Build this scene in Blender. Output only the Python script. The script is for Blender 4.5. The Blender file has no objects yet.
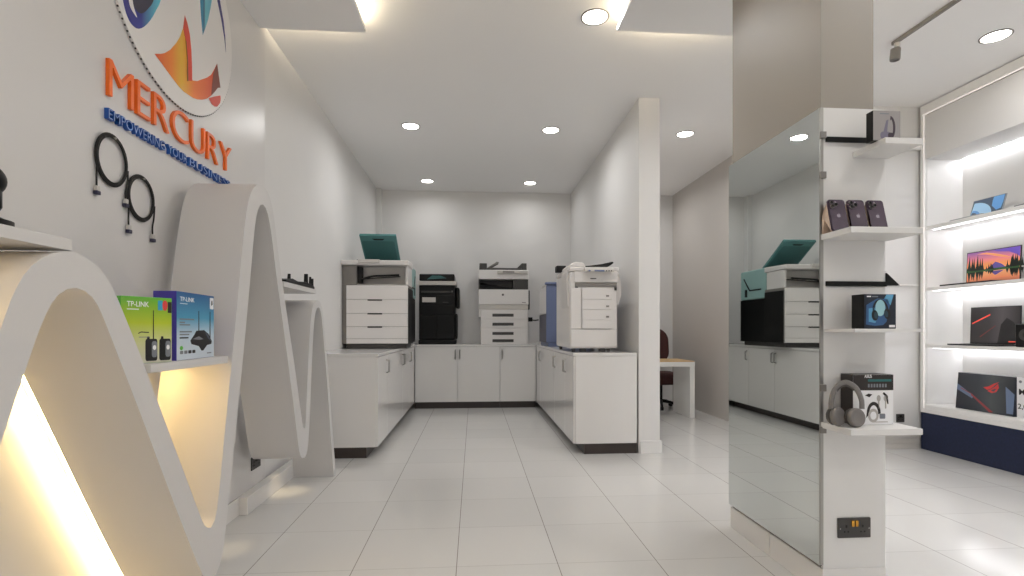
import bpy, bmesh, math, random
from mathutils import Vector, Matrix
random.seed(7)
D = bpy.data
scn = bpy.context.scene
COL = scn.collection
PI = math.pi

# ------------------------------------------------------------------ materials
def lin(c):
    c = c / 255.0
    return c / 12.92 if c <= 0.04045 else ((c + 0.055) / 1.055) ** 2.4

def rgb(r, g, b):
    return (lin(r), lin(g), lin(b), 1.0)

def mat(name, col, rough=0.5, metal=0.0, spec=0.5, emit=None, strength=0.0, coat=0.0, noise=0.0, nscale=8.0, bump=0.0, bscale=60.0):
    m = D.materials.new(name)
    m.use_nodes = True
    nt = m.node_tree
    b = nt.nodes['Principled BSDF']
    b.inputs['Base Color'].default_value = rgb(*col)
    b.inputs['Roughness'].default_value = rough
    b.inputs['Metallic'].default_value = metal
    b.inputs['Specular IOR Level'].default_value = spec
    b.inputs['Coat Weight'].default_value = coat
    if emit:
        b.inputs['Emission Color'].default_value = rgb(*emit)
        b.inputs['Emission Strength'].default_value = strength
    if noise or bump:
        tc = nt.nodes.new('ShaderNodeTexCoord')
    if noise:
        n = nt.nodes.new('ShaderNodeTexNoise'); n.inputs['Scale'].default_value = nscale; n.inputs['Detail'].default_value = 4
        nt.links.new(tc.outputs['Object'], n.inputs['Vector'])
        mx = nt.nodes.new('ShaderNodeMix'); mx.data_type = 'RGBA'
        c = rgb(*col)
        mx.inputs[6].default_value = tuple(v * (1 - noise) for v in c[:3]) + (1,)
        mx.inputs[7].default_value = tuple(min(1, v * (1 + noise)) for v in c[:3]) + (1,)
        nt.links.new(n.outputs['Fac'], mx.inputs[0])
        nt.links.new(mx.outputs[2], b.inputs['Base Color'])
    if bump:
        n2 = nt.nodes.new('ShaderNodeTexNoise'); n2.inputs['Scale'].default_value = bscale
        nt.links.new(tc.outputs['Object'], n2.inputs['Vector'])
        bp = nt.nodes.new('ShaderNodeBump'); bp.inputs['Strength'].default_value = bump; bp.inputs['Distance'].default_value = 0.01
        nt.links.new(n2.outputs['Fac'], bp.inputs['Height'])
        nt.links.new(bp.outputs['Normal'], b.inputs['Normal'])
    return m

def gradient_mat(name, axis, lo, hi, stops, rough=0.35, emis=0.0):
    """printed colour ramp along a local axis of the object"""
    m = D.materials.new(name); m.use_nodes = True
    nt = m.node_tree; b = nt.nodes['Principled BSDF']
    tc = nt.nodes.new('ShaderNodeTexCoord'); sp = nt.nodes.new('ShaderNodeSeparateXYZ')
    mr = nt.nodes.new('ShaderNodeMapRange'); mr.inputs[1].default_value = lo; mr.inputs[2].default_value = hi
    rp = nt.nodes.new('ShaderNodeValToRGB')
    nt.links.new(tc.outputs['Object'], sp.inputs[0])
    nt.links.new(sp.outputs['XYZ'.index(axis)], mr.inputs[0])
    nt.links.new(mr.outputs[0], rp.inputs[0])
    el = rp.color_ramp.elements
    while len(el) < len(stops): el.new(0.5)
    for e, (p, c) in zip(el, stops):
        e.position = p; e.color = rgb(*c)
    nt.links.new(rp.outputs[0], b.inputs['Base Color'])
    b.inputs['Roughness'].default_value = rough
    if emis:
        nt.links.new(rp.outputs[0], b.inputs['Emission Color']); b.inputs['Emission Strength'].default_value = emis
    return m

WALL = mat('wall_paint', (220, 219, 218), 0.55, noise=0.015, nscale=3)
WALLG = mat('satin_wall_panel', (214, 212, 211), 0.34, noise=0.015, nscale=2)
CEIL = mat('ceiling_paint', (242, 241, 240), 0.8)
TAUPE = mat('taupe_paint', (192, 187, 182), 0.5, noise=0.02, nscale=3)
PILL = mat('pillar_taupe_paint', (148, 142, 134), 0.5, noise=0.02, nscale=3)
LAM = mat('white_laminate', (222, 220, 218), 0.16, coat=0.2)
WAVE = mat('wave_lacquer', (208, 206, 205), 0.42)
KICK = mat('dark_kickboard', (52, 44, 40), 0.35)
DGREY = mat('dark_grey_plastic', (58, 56, 55), 0.45)
MGREY = mat('mid_grey_plastic', (128, 124, 120), 0.45)
LGREY = mat('light_grey_plastic', (196, 192, 187), 0.4)
WPLAS = mat('white_plastic', (224, 221, 219), 0.38)
BLACK = mat('black_plastic', (8, 8, 9), 0.4, spec=0.25)
BLACKS = mat('soft_black_rubber', (16, 15, 15), 0.7)
TEAL = mat('teal_plastic', (70, 122, 122), 0.4)
TEALD = mat('dark_teal_plastic', (52, 100, 100), 0.45)
TEALL = mat('pale_teal_plastic', (150, 186, 184), 0.4)
BLUEP = mat('slate_blue_plastic', (104, 116, 150), 0.4)
NAVYP = mat('navy_plastic', (44, 44, 68), 0.4)
CHROME = mat('polished_metal', (200, 200, 200), 0.12, metal=1)
STEEL = mat('brushed_steel', (170, 168, 164), 0.3, metal=1)
MIRROR = mat('mirror_glass', (226, 230, 228), 0.015, metal=1)
GOLD = mat('brass', (214, 160, 72), 0.25, metal=1)
NAVY = mat('navy_fabric', (24, 34, 64), 0.8, noise=0.4, nscale=45, bump=0.3, bscale=200)
OAK = mat('oak_veneer', (206, 172, 122), 0.4, noise=0.08, nscale=10)
MAROON = mat('maroon_upholstery', (62, 22, 20), 0.7, noise=0.1, nscale=40)
ORANGE = mat('orange_acrylic', (238, 108, 22), 0.35)
TAGB = mat('royal_blue_acrylic', (22, 78, 160), 0.35)
TAGW = mat('pale_blue_letter_face', (150, 174, 216), 0.4)
DISC = mat('logo_white_print', (232, 229, 227), 0.4)
FRAMEW = mat('display_white', (236, 235, 233), 0.35)
LENS = mat('downlight_diffuser', (255, 255, 255), 0.5, emit=(255, 250, 242), strength=9.0)
LEDW = mat('cool_led', (255, 255, 255), 0.5, emit=(250, 250, 255), strength=20.0)
LEDF = mat('frame_led_line', (255, 255, 255), 0.5, emit=(255, 240, 230), strength=0.55)
LEDY = mat('warm_led', (255, 240, 210), 0.5, emit=(255, 218, 146), strength=46.0)
LEDW2 = mat('soft_cool_led', (255, 255, 255), 0.5, emit=(250, 250, 255), strength=13.0)
LEDFILL = mat('front_fill_led', (255, 255, 255), 0.5, emit=(250, 250, 255), strength=3.0)
LEDS = mat('warm_shelf_led', (255, 240, 210), 0.5, emit=(255, 214, 138), strength=42.0)
LEDC = mat('cove_led', (255, 240, 210), 0.5, emit=(255, 236, 200), strength=90.0)

def floor_material():
    m = D.materials.new('polished_tile'); m.use_nodes = True
    nt = m.node_tree; b = nt.nodes['Principled BSDF']
    tc = nt.nodes.new('ShaderNodeTexCoord'); sp = nt.nodes.new('ShaderNodeSeparateXYZ')
    nt.links.new(tc.outputs['Object'], sp.inputs[0])
    def line(out, off):
        a = nt.nodes.new('ShaderNodeMath'); a.operation = 'ADD'; a.inputs[1].default_value = -off + 51.7 * 0.517 / 0.517
        a.inputs[1].default_value = -off + 0.517 * 100
        nt.links.new(out, a.inputs[0])
        d = nt.nodes.new('ShaderNodeMath'); d.operation = 'DIVIDE'; d.inputs[1].default_value = 0.517
        nt.links.new(a.outputs[0], d.inputs[0])
        f = nt.nodes.new('ShaderNodeMath'); f.operation = 'FRACT'; nt.links.new(d.outputs[0], f.inputs[0])
        s = nt.nodes.new('ShaderNodeMath'); s.operation = 'SUBTRACT'; s.inputs[1].default_value = 0.5; nt.links.new(f.outputs[0], s.inputs[0])
        ab = nt.nodes.new('ShaderNodeMath'); ab.operation = 'ABSOLUTE'; nt.links.new(s.outputs[0], ab.inputs[0])
        g = nt.nodes.new('ShaderNodeMath'); g.operation = 'GREATER_THAN'; g.inputs[1].default_value = 0.5 - 0.0042
        nt.links.new(ab.outputs[0], g.inputs[0])
        return g, d
    gx, dx = line(sp.outputs[0], -0.088)
    gy, dy = line(sp.outputs[1], 2.624)
    mx = nt.nodes.new('ShaderNodeMath'); mx.operation = 'MULTIPLY_ADD'   # cross joints are tighter than the long ones
    mx.inputs[1].default_value = 0.4
    nt.links.new(gy.outputs[0], mx.inputs[0]); nt.links.new(gx.outputs[0], mx.inputs[2])
    mn = nt.nodes.new('ShaderNodeMath'); mn.operation = 'MINIMUM'; mn.inputs[1].default_value = 1.0
    nt.links.new(mx.outputs[0], mn.inputs[0])
    # per tile tone
    fx = nt.nodes.new('ShaderNodeMath'); fx.operation = 'FLOOR'; nt.links.new(dx.outputs[0], fx.inputs[0])
    fy = nt.nodes.new('ShaderNodeMath'); fy.operation = 'FLOOR'; nt.links.new(dy.outputs[0], fy.inputs[0])
    cb = nt.nodes.new('ShaderNodeCombineXYZ'); nt.links.new(fx.outputs[0], cb.inputs[0]); nt.links.new(fy.outputs[0], cb.inputs[1])
    wn = nt.nodes.new('ShaderNodeTexWhiteNoise'); wn.noise_dimensions = '3D'; nt.links.new(cb.outputs[0], wn.inputs['Vector'])
    tone = nt.nodes.new('ShaderNodeMix'); tone.data_type = 'RGBA'
    tone.inputs[6].default_value = rgb(208, 207, 205); tone.inputs[7].default_value = rgb(212, 211, 209)
    nt.links.new(wn.outputs['Value'], tone.inputs[0])
    fin = nt.nodes.new('ShaderNodeMix'); fin.data_type = 'RGBA'
    fin.inputs[7].default_value = rgb(142, 138, 133)
    nt.links.new(mn.outputs[0], fin.inputs[0]); nt.links.new(tone.outputs[2], fin.inputs[6])
    nt.links.new(fin.outputs[2], b.inputs['Base Color'])
    n = nt.nodes.new('ShaderNodeTexNoise'); n.inputs['Scale'].default_value = 1.6; n.inputs['Detail'].default_value = 3
    nt.links.new(tc.outputs['Object'], n.inputs['Vector'])
    rr = nt.nodes.new('ShaderNodeMapRange'); rr.inputs[3].default_value = 0.10; rr.inputs[4].default_value = 0.2
    nt.links.new(n.outputs['Fac'], rr.inputs[0]); nt.links.new(rr.outputs[0], b.inputs['Roughness'])
    return m
TILE = floor_material()

# ------------------------------------------------------------------ mesh builder
class MB:
    def __init__(s): s.v = []; s.f = []; s.m = []
    def add(s, verts, faces, m=0):
        o = len(s.v); s.v += [Vector(p) for p in verts]
        for f in faces: s.f.append([i + o for i in f]); s.m.append(m)
        return s
    def box(s, x0, x1, y0, y1, z0, z1, m=0):
        x0, x1 = sorted((x0, x1)); y0, y1 = sorted((y0, y1)); z0, z1 = sorted((z0, z1))
        v = [(x, y, z) for x in (x0, x1) for y in (y0, y1) for z in (z0, z1)]
        return s.add(v, [(0, 1, 3, 2), (4, 6, 7, 5), (0, 4, 5, 1), (2, 3, 7, 6), (0, 2, 6, 4), (1, 5, 7, 3)], m)
    def prism(s, pts, ext, m=0):
        n = len(pts); ext = Vector(ext)
        v = [Vector(p) for p in pts] + [Vector(p) + ext for p in pts]
        f = [list(range(n)), list(range(2 * n - 1, n - 1, -1))] + [[i, (i + 1) % n, n + (i + 1) % n, n + i] for i in range(n)]
        return s.add(v, f, m)
    def plate(s, o, u, v, poly, d, m=0):
        """polygon in the frame (o,u,v), extruded by d along u x v"""
        o, u, v = Vector(o), Vector(u), Vector(v); n = u.cross(v).normalized()
        return s.prism([o + u * a + v * b for a, b in poly], n * d, m)
    def cyl(s, p0, p1, r0, r1=None, n=24, m=0):
        p0, p1 = Vector(p0), Vector(p1); r1 = r0 if r1 is None else r1
        a = (p1 - p0).normalized(); t = Vector((0, 0, 1)) if abs(a.z) < .9 else Vector((1, 0, 0))
        u = a.cross(t).normalized(); w = a.cross(u)
        ring = lambda p, r: [p + (u * math.cos(2 * PI * i / n) + w * math.sin(2 * PI * i / n)) * r for i in range(n)]
        f = [list(range(n)), list(range(2 * n - 1, n - 1, -1))] + [[i, (i + 1) % n, n + (i + 1) % n, n + i] for i in range(n)]
        return s.add(ring(p0, r0) + ring(p1, r1), f, m)
    def lathe(s, prof, c=(0, 0, 0), axis=(0, 0, 1), n=28, m=0):
        c = Vector(c); a = Vector(axis).normalized(); t = Vector((0, 0, 1)) if abs(a.z) < .9 else Vector((1, 0, 0))
        u = a.cross(t).normalized(); w = a.cross(u); vs = []
        for r, h in prof:
            vs += [c + a * h + (u * math.cos(2 * PI * i / n) + w * math.sin(2 * PI * i / n)) * max(r, 1e-4) for i in range(n)]
        k = len(prof); f = []
        for j in range(k - 1):
            f += [[j * n + i, j * n + (i + 1) % n, (j + 1) * n + (i + 1) % n, (j + 1) * n + i] for i in range(n)]
        f += [list(range(n)), list(range(k * n - 1, (k - 1) * n - 1, -1))]
        return s.add(vs, f, m)
    def tube(s, pts, r, n=10, closed=False, m=0, flat=1.0, up=None):
        pts = [Vector(p) for p in pts]; k = len(pts); vs = []; prev = None
        for i, p in enumerate(pts):
            a = pts[(i + 1) % k] if (closed or i < k - 1) else p
            b = pts[i - 1] if (closed or i > 0) else p
            t = (a - b).normalized()
            if up is not None: u = t.cross(Vector(up)).normalized()
            elif prev is None:
                q = Vector((0, 0, 1)) if abs(t.z) < .9 else Vector((1, 0, 0)); u = t.cross(q).normalized()
            else: u = (prev - t * prev.dot(t)).normalized()
            prev = u; w = t.cross(u)
            rr = r[i] if isinstance(r, (list, tuple)) else r
            vs += [p + u * math.cos(2 * PI * j / n) * rr * flat + w * math.sin(2 * PI * j / n) * rr for j in range(n)]
        f = []
        for i in range(k if closed else k - 1):
            i2 = (i + 1) % k
            f += [[i * n + j, i * n + (j + 1) % n, i2 * n + (j + 1) % n, i2 * n + j] for j in range(n)]
        if not closed: f += [list(range(n)), list(range(k * n - 1, (k - 1) * n - 1, -1))]
        return s.add(vs, f, m)
    def ball(s, c, r, n=20, m=0, sc=(1, 1, 1)):
        c = Vector(c); k = n // 2; vs = []
        for j in range(k + 1):
            th = PI * j / k
            for i in range(n):
                ph = 2 * PI * i / n; q = max(math.sin(th), 1e-4)
                vs.append(c + Vector((q * math.cos(ph) * sc[0], q * math.sin(ph) * sc[1], math.cos(th) * sc[2])) * r)
        f = [[j * n + i, j * n + (i + 1) % n, (j + 1) * n + (i + 1) % n, (j + 1) * n + i] for j in range(k) for i in range(n)]
        return s.add(vs, f, m)
    def text(s, body, o, u, v, height, width=None, depth=0.002, m=0, bold=0.0, inset=None):
        """lettering standing on the frame (o,u,v): cap height and, if given, total width are fitted"""
        vs, fs = glyphs(body, bold)
        if not vs: return s
        xs = [p[0] for p in vs]; x0, x1 = min(xs), max(xs)
        cap = CAP; sy = height / cap; sx = (width / (x1 - x0)) if width else sy
        o, u, v = Vector(o), Vector(u), Vector(v); n = u.cross(v).normalized()
        out = [o + u * ((p[0] - x0) * sx) + v * (p[1] * sy) + n * (depth * p[2]) for p in vs]
        return s.add(out, fs, m)
    def build(s, name, mats, parent=None, bevel=0.0, seg=2, smooth=True, angle=40):
        me = D.meshes.new(name)
        base = Vector((0, 0, 0))
        q = parent
        while q is not None: base += q.location; q = q.parent
        me.from_pydata([p - base for p in s.v], [], s.f)
        mats = mats if isinstance(mats, (list, tuple)) else [mats]
        for k in mats: me.materials.append(k)
        me.polygons.foreach_set('material_index', s.m)
        bm = bmesh.new(); bm.from_mesh(me)
        bmesh.ops.recalc_face_normals(bm, faces=bm.faces)
        bm.to_mesh(me); bm.free()
        if smooth:
            me.polygons.foreach_set('use_smooth', [True] * len(me.polygons))
            me.set_sharp_from_angle(angle=math.radians(angle))
        o = D.objects.new(name, me); COL.objects.link(o)
        if parent is not None: o.parent = parent
        if bevel:
            b = o.modifiers.new('edge', 'BEVEL'); b.width = bevel; b.segments = seg; b.limit_method = 'ANGLE'; b.angle_limit = math.radians(35)
            b.harden_normals = True
        return o

_G = {}
CAP = 0.7
def glyphs(body, bold=0.0):
    key = (body, bold)
    if key in _G: return _G[key]
    cu = D.curves.new('lettering', 'FONT'); cu.body = body; cu.size = 1; cu.extrude = 0.5; cu.offset = bold; cu.resolution_u = 4
    ob = D.objects.new('lettering', cu); COL.objects.link(ob)
    bpy.context.view_layer.update()
    ev = ob.evaluated_get(bpy.context.evaluated_depsgraph_get()); me = ev.to_mesh()
    vs = [(p.co.x, p.co.y, p.co.z + 0.5) for p in me.vertices]; fs = [list(p.vertices) for p in me.polygons]
    ev.to_mesh_clear(); D.objects.remove(ob); D.curves.remove(cu)
    _G[key] = (vs, fs)
    return _G[key]
CAP = max(p[1] for p in glyphs('E')[0])

def tag(o, label, cat, group=None):
    o['label'] = label; o['category'] = cat
    if group: o['group'] = group
    return o
def thing(name, label, cat, loc=(0, 0, 0), group=None):
    o = D.objects.new(name, None); o.empty_display_size = 0.05; COL.objects.link(o); o.location = loc
    return tag(o, label, cat, group)
def struct(o):
    o['kind'] = 'structure'; return o
def dup(root, delta, label=None):
    """a copy of a thing, its parts and their sub-parts"""
    r = root.copy(); COL.objects.link(r); r.location = Vector(root.location) + Vector(delta)
    if label: r['label'] = label
    for ch in list(root.children):
        c = ch.copy(); COL.objects.link(c); c.parent = r
        for g in list(ch.children):
            d = g.copy(); COL.objects.link(d); d.parent = c
    return r
def B(name, m, parent, *boxes, bevel=0.004, seg=2):
    mb = MB()
    for b in boxes: mb.box(*b)
    return mb.build(name, m, parent, bevel=bevel, seg=seg)
def crom(P, n=8, closed=False):
    P = [Vector(p) for p in P]; k = len(P); out = []
    rng = range(k) if closed else range(k - 1)
    for i in rng:
        g = (lambda j: P[j % k]) if closed else (lambda j: P[min(max(j, 0), k - 1)])
        a, b, c, d = g(i - 1), g(i), g(i + 1), g(i + 2)
        for t in range(n):
            t /= n
            out.append(0.5 * ((2 * b) + (c - a) * t + (2 * a - 5 * b + 4 * c - d) * t * t + (3 * b - a - 3 * c + d) * t ** 3))
    if not closed: out.append(P[-1])
    return out
def oval(cx, cy, rx, ry, n=24, a0=0, a1=2 * PI):
    full = abs(a1 - a0 - 2 * PI) < 1e-6
    return [(cx + rx * math.cos(a0 + (a1 - a0) * i / (n if full else n - 1)), cy + ry * math.sin(a0 + (a1 - a0) * i / (n if full else n - 1))) for i in range(n)]
def rrect(x0, x1, y0, y1, r, n=5):
    out = []
    for cx, cy, a in ((x1 - r, y1 - r, 0), (x0 + r, y1 - r, PI / 2), (x0 + r, y0 + r, PI), (x1 - r, y0 + r, 1.5 * PI)):
        out += [(cx + r * math.cos(a + PI / 2 * i / n), cy + r * math.sin(a + PI / 2 * i / n)) for i in range(n + 1)]
    return out

# ================================================================== SETTING
HC = 3.463            # ceiling
struct(B('floor', TILE, None, (-1.75, 5.1, -3.6, 8.6, -0.1, 0.0), bevel=0))
struct(B('ceiling', CEIL, None, (-1.75, 5.1, -3.6, 8.6, HC, HC + 0.12), bevel=0))
struct(B('wall_left', WALL, None, (-1.70, -1.555, -3.6, 8.45, 0, HC), bevel=0))
struct(B('wall_left_panel', WALLG, None, (-1.555, -1.53, -3.5, 3.90, 0.0, HC), bevel=0))
struct(B('wall_back', WALL, None, (-1.70, 3.45, 8.45, 8.58, 0, HC), bevel=0))
struct(B('wall_partition', WALL, None, (1.60, 1.81, 4.91, 8.45, 0, HC), bevel=0.002))
struct(B('baseboard_partition', WALL, None, (1.612, 1.828, 4.893, 4.91, 0, 0.12), (1.81, 1.828, 4.91, 8.45, 0, 0.12), bevel=0.003))
struct(B('wall_alcove', TAUPE, None, (3.335, 3.43, 5.0, 8.45, 0, HC), bevel=0))
struct(B('wall_rear', WALL, None, (3.335, 4.97, 4.92, 5.02, 0, HC), bevel=0))
struct(B('wall_right', WALL, None, (4.96, 5.08, -3.6, 5.02, 0, HC), bevel=0))
struct(B('baseboard_rear', MGREY if False else LGREY, None, (3.43, 4.508, 4.895, 4.92, 0, 0.05), (3.43, 4.508, 4.898, 4.92, 0.052, 0.1), (3.43, 4.508, 4.895, 4.92, 0.102, 0.145), bevel=0.003))
struct(B('trim_1', FRAMEW, None, (3.43, 4.508, 4.88, 4.92, 3.02, 3.14), bevel=0.004))
struct(B('trim_2', FRAMEW, None, (3.43, 4.508, 4.912, 4.92, 1.646, 1.662), (3.43, 4.508, 4.912, 4.92, 1.194, 1.21), bevel=0.002))
struct(B('trim_3', WALL, None, (-1.555, -1.475, 8.33, 8.45, 0.98, HC), bevel=0.003))
struct(B('baseboard_left', LAM, None, (-1.53, -1.515, 0.2, 3.45, 0, 0.115), (-1.53, -1.462, 3.45, 4.80, 0, 0.115), bevel=0.003))
# unseen front wall behind the camera, opening added to let in soft fill
struct(B('wall_front', WALL, None, (-1.75, -0.9, -3.6, -3.5, 0, HC), (4.3, 5.1, -3.6, -3.5, 0, HC), (-0.9, 4.3, -3.6, -3.5, 2.9, HC), bevel=0))

# dropped ceiling panels with cove strips on their upper edges
def drop(name, x0, x1, y0, y1):
    o = struct(B(name, CEIL, None, (x0, x1, y0, y1, 3.365, 3.395), bevel=0))
    return o
dl = drop('ceiling_panel_left', -1.53, -0.785, -3.0, 3.82)
B('led_strip', LEDC, dl, (-1.45, -0.84, 3.745, 3.755, 3.397, 3.407), (-0.85, -0.84, -2.9, 3.745, 3.397, 3.407), bevel=0)
dr = drop('ceiling_panel_right', 1.03, 1.95, -3.0, 3.66)
B('led_strip', LEDC, dr, (1.09, 1.85, 3.585, 3.595, 3.397, 3.407), (1.085, 1.095, -2.9, 3.585, 3.397, 3.407), (1.885, 1.895, -2.9, 3.585, 3.397, 3.407), bevel=0)  # last run, on the hidden right side, added to brighten the ceiling there

# pillar
struct(B('wall_pillar', PILL, None, (1.566, 1.817, 2.222, 3.02, 0.0, 3.364), bevel=0))
pc = struct(B('trim_4', WALL, None, (1.566, 1.862, 2.206, 2.222, 0.125, 2.2), (1.817, 1.862, 2.222, 3.03, 0.125, 2.2), bevel=0.001))
struct(B('baseboard_pillar', LAM, None, (1.562, 1.862, 2.204, 2.62, 0, 0.1245), (1.562, 1.862, 2.624, 3.038, 0, 0.1245), bevel=0.002))
mt = thing('mirror_panel', 'tall mirror covering the left side of the pillar', 'mirror', (1.56, 2.62, 0.14))
B('mirror_glass', MIRROR, mt, (1.552, 1.560, 2.212, 3.04, 0.14, 2.2), bevel=0)
B('mirror_backing', DGREY, mt, (1.5605, 1.5655, 2.216, 3.03, 0.135, 2.198), bevel=0)
B('edge_profile', STEEL, mt, (1.551, 1.5655, 2.2045, 2.2118, 0.145, 2.2), bevel=0)
for z in (0.752, 0.94, 1.895, 2.074):
    c = B('edge_reflection', MGREY, mt, (1.546, 1.574, 2.194, 2.2045, z - 0.015, z + 0.015), bevel=0.002)  # grey blocks in place of reflections along the mirror edge
# dark reveals
def reveal(z, x1, tri, label):
    t = thing('metal_reveal_strip', label, 'trim strip', (1.70, 2.2, z), 'dark strips across the pillar front')
    B('strip', BLACK, t, (1.576, x1, 2.196, 2.2065, z - 0.011, z + 0.011), bevel=0.001)
    if tri:
        mb = MB(); mb.prism([(1.8625, 2.198, z - 0.006), (1.925, 2.198, z - 0.006), (1.8625, 2.198, z + 0.05)], (0, 0.02, 0))
        mb.build('gusset', BLACK, t)
reveal(1.408, 1.8615, True, 'black strip with a triangular end across the pillar front above the dark headset box')
reveal(2.056, 1.80, False, 'short black strip across the pillar front left of the topmost box')

# ------------------------------------------------------------------ ceiling lights
def make_light(x, y, label):
    t = thing('ceiling_light', label, 'ceiling light', (x, y, HC), 'round recessed ceiling lights')
    ring = MB(); ring.lathe([(0.102, 0.0), (0.102, -0.005), (0.092, -0.007), (0.088, -0.003), (0.088, 0.0)], (x, y, HC), n=36)
    ring.build('trim_ring', MGREY, t)
    d = MB(); d.lathe([(0.0875, -0.0005), (0.0875, -0.004), (0.001, -0.0055)], (x, y, HC), n=36)
    d.build('diffuser', LENS, t)
    return t
L0 = make_light(-0.70, 5.78, 'round ceiling light at the near left of the copier room')
spots = [(0.867, 5.78, 'round ceiling light at the near right of the copier room'),
         (-0.708, 7.89, 'round ceiling light above the black copier'),
         (0.86, 7.886, 'round ceiling light above the white copier on the back counter'),
         (2.43, 5.78, 'round ceiling light in the side passage by the desk'),
         (0.872, 3.668, 'large-looking round ceiling light nearest the camera, between the dropped ceiling panels'),
         (4.006, 3.68, 'round ceiling light in front of the lit display shelves')]
for x, y, lab in spots:
    dup(L0, (x + 0.70, y - 5.78, 0), lab)
def lamp(x, y, z, power, size=0.14, col=(1, 0.988, 0.972), spread=165):
    l = D.lights.new('downlight', 'AREA'); l.shape = 'DISK'; l.size = size; l.energy = power; l.color = col; l.spread = math.radians(spread)
    o = D.objects.new('downlight_lamp', l); COL.objects.link(o); o.location = (x, y, z); return o
for x, y, p in ((-0.70, 5.78, 8.5), (0.867, 5.78, 8.5), (-0.708, 7.80, 4.2), (0.86, 7.80, 4.2), (2.43, 5.78, 10.0), (2.43, 7.80, 8.0), (0.872, 3.668, 9.0), (4.006, 3.68, 4.5), (2.43, 3.67, 8.0)):
    lamp(x, y, HC - 0.012, p)
for x, p in ((0.16, 5.5), (2.43, 9.5), (4.0, 5.0)):
    for y in (1.56, -0.55, -2.4):
        lamp(x, y, HC - 0.012, p)

# track rail
tr = thing('track_rail', 'thin grey lighting track on the ceiling above the display shelves', 'track light', (3.285, 3.8, HC))
B('rail', MGREY, tr, (3.272, 3.298, 0.6, 3.82, HC - 0.028, HC), bevel=0.003)
sp_ = MB(); sp_.cyl((3.287, 3.78, HC - 0.027), (3.287, 3.78, HC - 0.06), 0.02, n=16); sp_.build('stem', LGREY, tr)
hd = MB(); hd.lathe([(0.016, 0.0), (0.034, -0.008), (0.036, -0.085), (0.033, -0.095), (0.028, -0.095), (0.026, -0.083), (0.001, -0.083)], (3.293, 3.80, HC - 0.055), (0.04, -0.05, 1)); hd.build('lamp_head', MGREY, tr)

# ================================================================== COUNTERS
CT = 0.978
def handle(parent, face, y_or_x, z=0.828, h=0.13):
    mb = MB()
    if face == 'L':
        x = -0.9; p = [(x, y_or_x, z - h / 2), (x + 0.028, y_or_x, z - h / 2 + .006), (x + 0.028, y_or_x, z + h / 2 - .006), (x, y_or_x, z + h / 2)]
    elif face == 'R':
        x = 0.957; p = [(x, y_or_x, z - h / 2), (x - 0.028, y_or_x, z - h / 2 + .006), (x - 0.028, y_or_x, z + h / 2 - .006), (x, y_or_x, z + h / 2)]
    else:
        y = 7.905; p = [(y_or_x, y, z - h / 2), (y_or_x, y - 0.028, z - h / 2 + .006), (y_or_x, y - 0.028, z + h / 2 - .006), (y_or_x, y, z + h / 2)]
    mb.tube(p, 0.009, n=8)
    return mb.build('handle', STEEL, parent)
G = 'white base cabinets of the copier room'
def side_cabinet(face, y0, y1, doors, label, endp=False):
    if face == 'L': xf, xb, sg = -0.9, -1.553, 1
    else: xf, xb, sg = 0.957, 1.582, -1
    t = thing('base_cabinet', label, 'cabinet', ((xf + xb) / 2, (y0 + y1) / 2, 0), G)
    bx = xf - sg * 0.02
    B('body', LAM, t, (bx, xb, y0 + 0.0006, y1 - 0.0006, 0.1, 0.948), bevel=0.002)
    B('kickboard', KICK, t, (xf - sg * 0.105, xb, y0 + (0.004 if endp else 0.0006), y1 - 0.0006, 0, 0.0995), bevel=0)
    for a, b, h in doors:
        d = B('door', LAM, t, (bx + sg * 0.0004, xf, a + 0.0025, b - 0.0025, 0.102, 0.944), bevel=0.0015)
        if h is not None: handle(d, face, h)
    return t
side_cabinet('L', 4.91, 5.43, [(4.915, 5.43, 5.39)], 'white cabinet at the near end of the left counter', True)
side_cabinet('L', 5.43, 7.25, [(5.43, 6.605, 6.57), (6.605, 7.25, 6.64)], 'white two-door cabinet under the teal-lidded copier')
side_cabinet('L', 7.25, 7.90, [(7.25, 7.90, 7.3)], 'white cabinet in the far left corner beside the back counter')
side_cabinet('R', 4.91, 5.38, [(4.915, 5.38, 5.34)], 'white cabinet at the near end of the right counter beside the column', True)
side_cabinet('R', 5.38, 6.07, [(5.38, 6.07, 6.025)], 'white cabinet second from the near end of the right counter')
side_cabinet('R', 6.07, 7.90, [(6.07, 7.40, 7.36), (7.40, 7.9, None)], 'white cabinet in the far right corner under the blue copier')
def back_cabinet(x0, x1, doors, label):
    t = thing('base_cabinet', label, 'cabinet', ((x0 + x1) / 2, 8.18, 0), G)
    B('body', LAM, t, (x0 + .0006, x1 - .0006, 7.925, 8.447, 0.1, 0.948), bevel=0.002)
    B('kickboard', KICK, t, (x0 + .0006, x1 - .0006, 7.945, 8.447, 0, 0.0995), bevel=0)
    for a, b, h in doors:
        d = B('door', LAM, t, (a + .0025, b - .0025, 7.905, 7.9246, 0.102, 0.944), bevel=0.0015)
        handle(d, 'B', h)
back_cabinet(-0.897, 0.398, [(-0.895, -0.251, -0.285), (-0.251, 0.398, -0.217)], 'white two-door cabinet at the left of the back counter')
back_cabinet(0.398, 0.954, [(0.398, 0.952, 0.43)], 'white one-door cabinet at the right of the back counter')
wt = MB(); wt.prism([(-1.553, 4.905, 0.949), (-0.895, 4.905, 0.949), (-0.895, 7.9, 0.949), (0.952, 7.9, 0.949), (0.952, 4.905, 0.949), (1.582, 4.905, 0.949), (1.582, 8.447, 0.949), (-1.553, 8.447, 0.949)], (0, 0, 0.029))
tag(wt.build('worktop', LAM, None, bevel=0.002), 'white U-shaped worktop running round the copier room on the cabinets', 'countertop')

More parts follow.
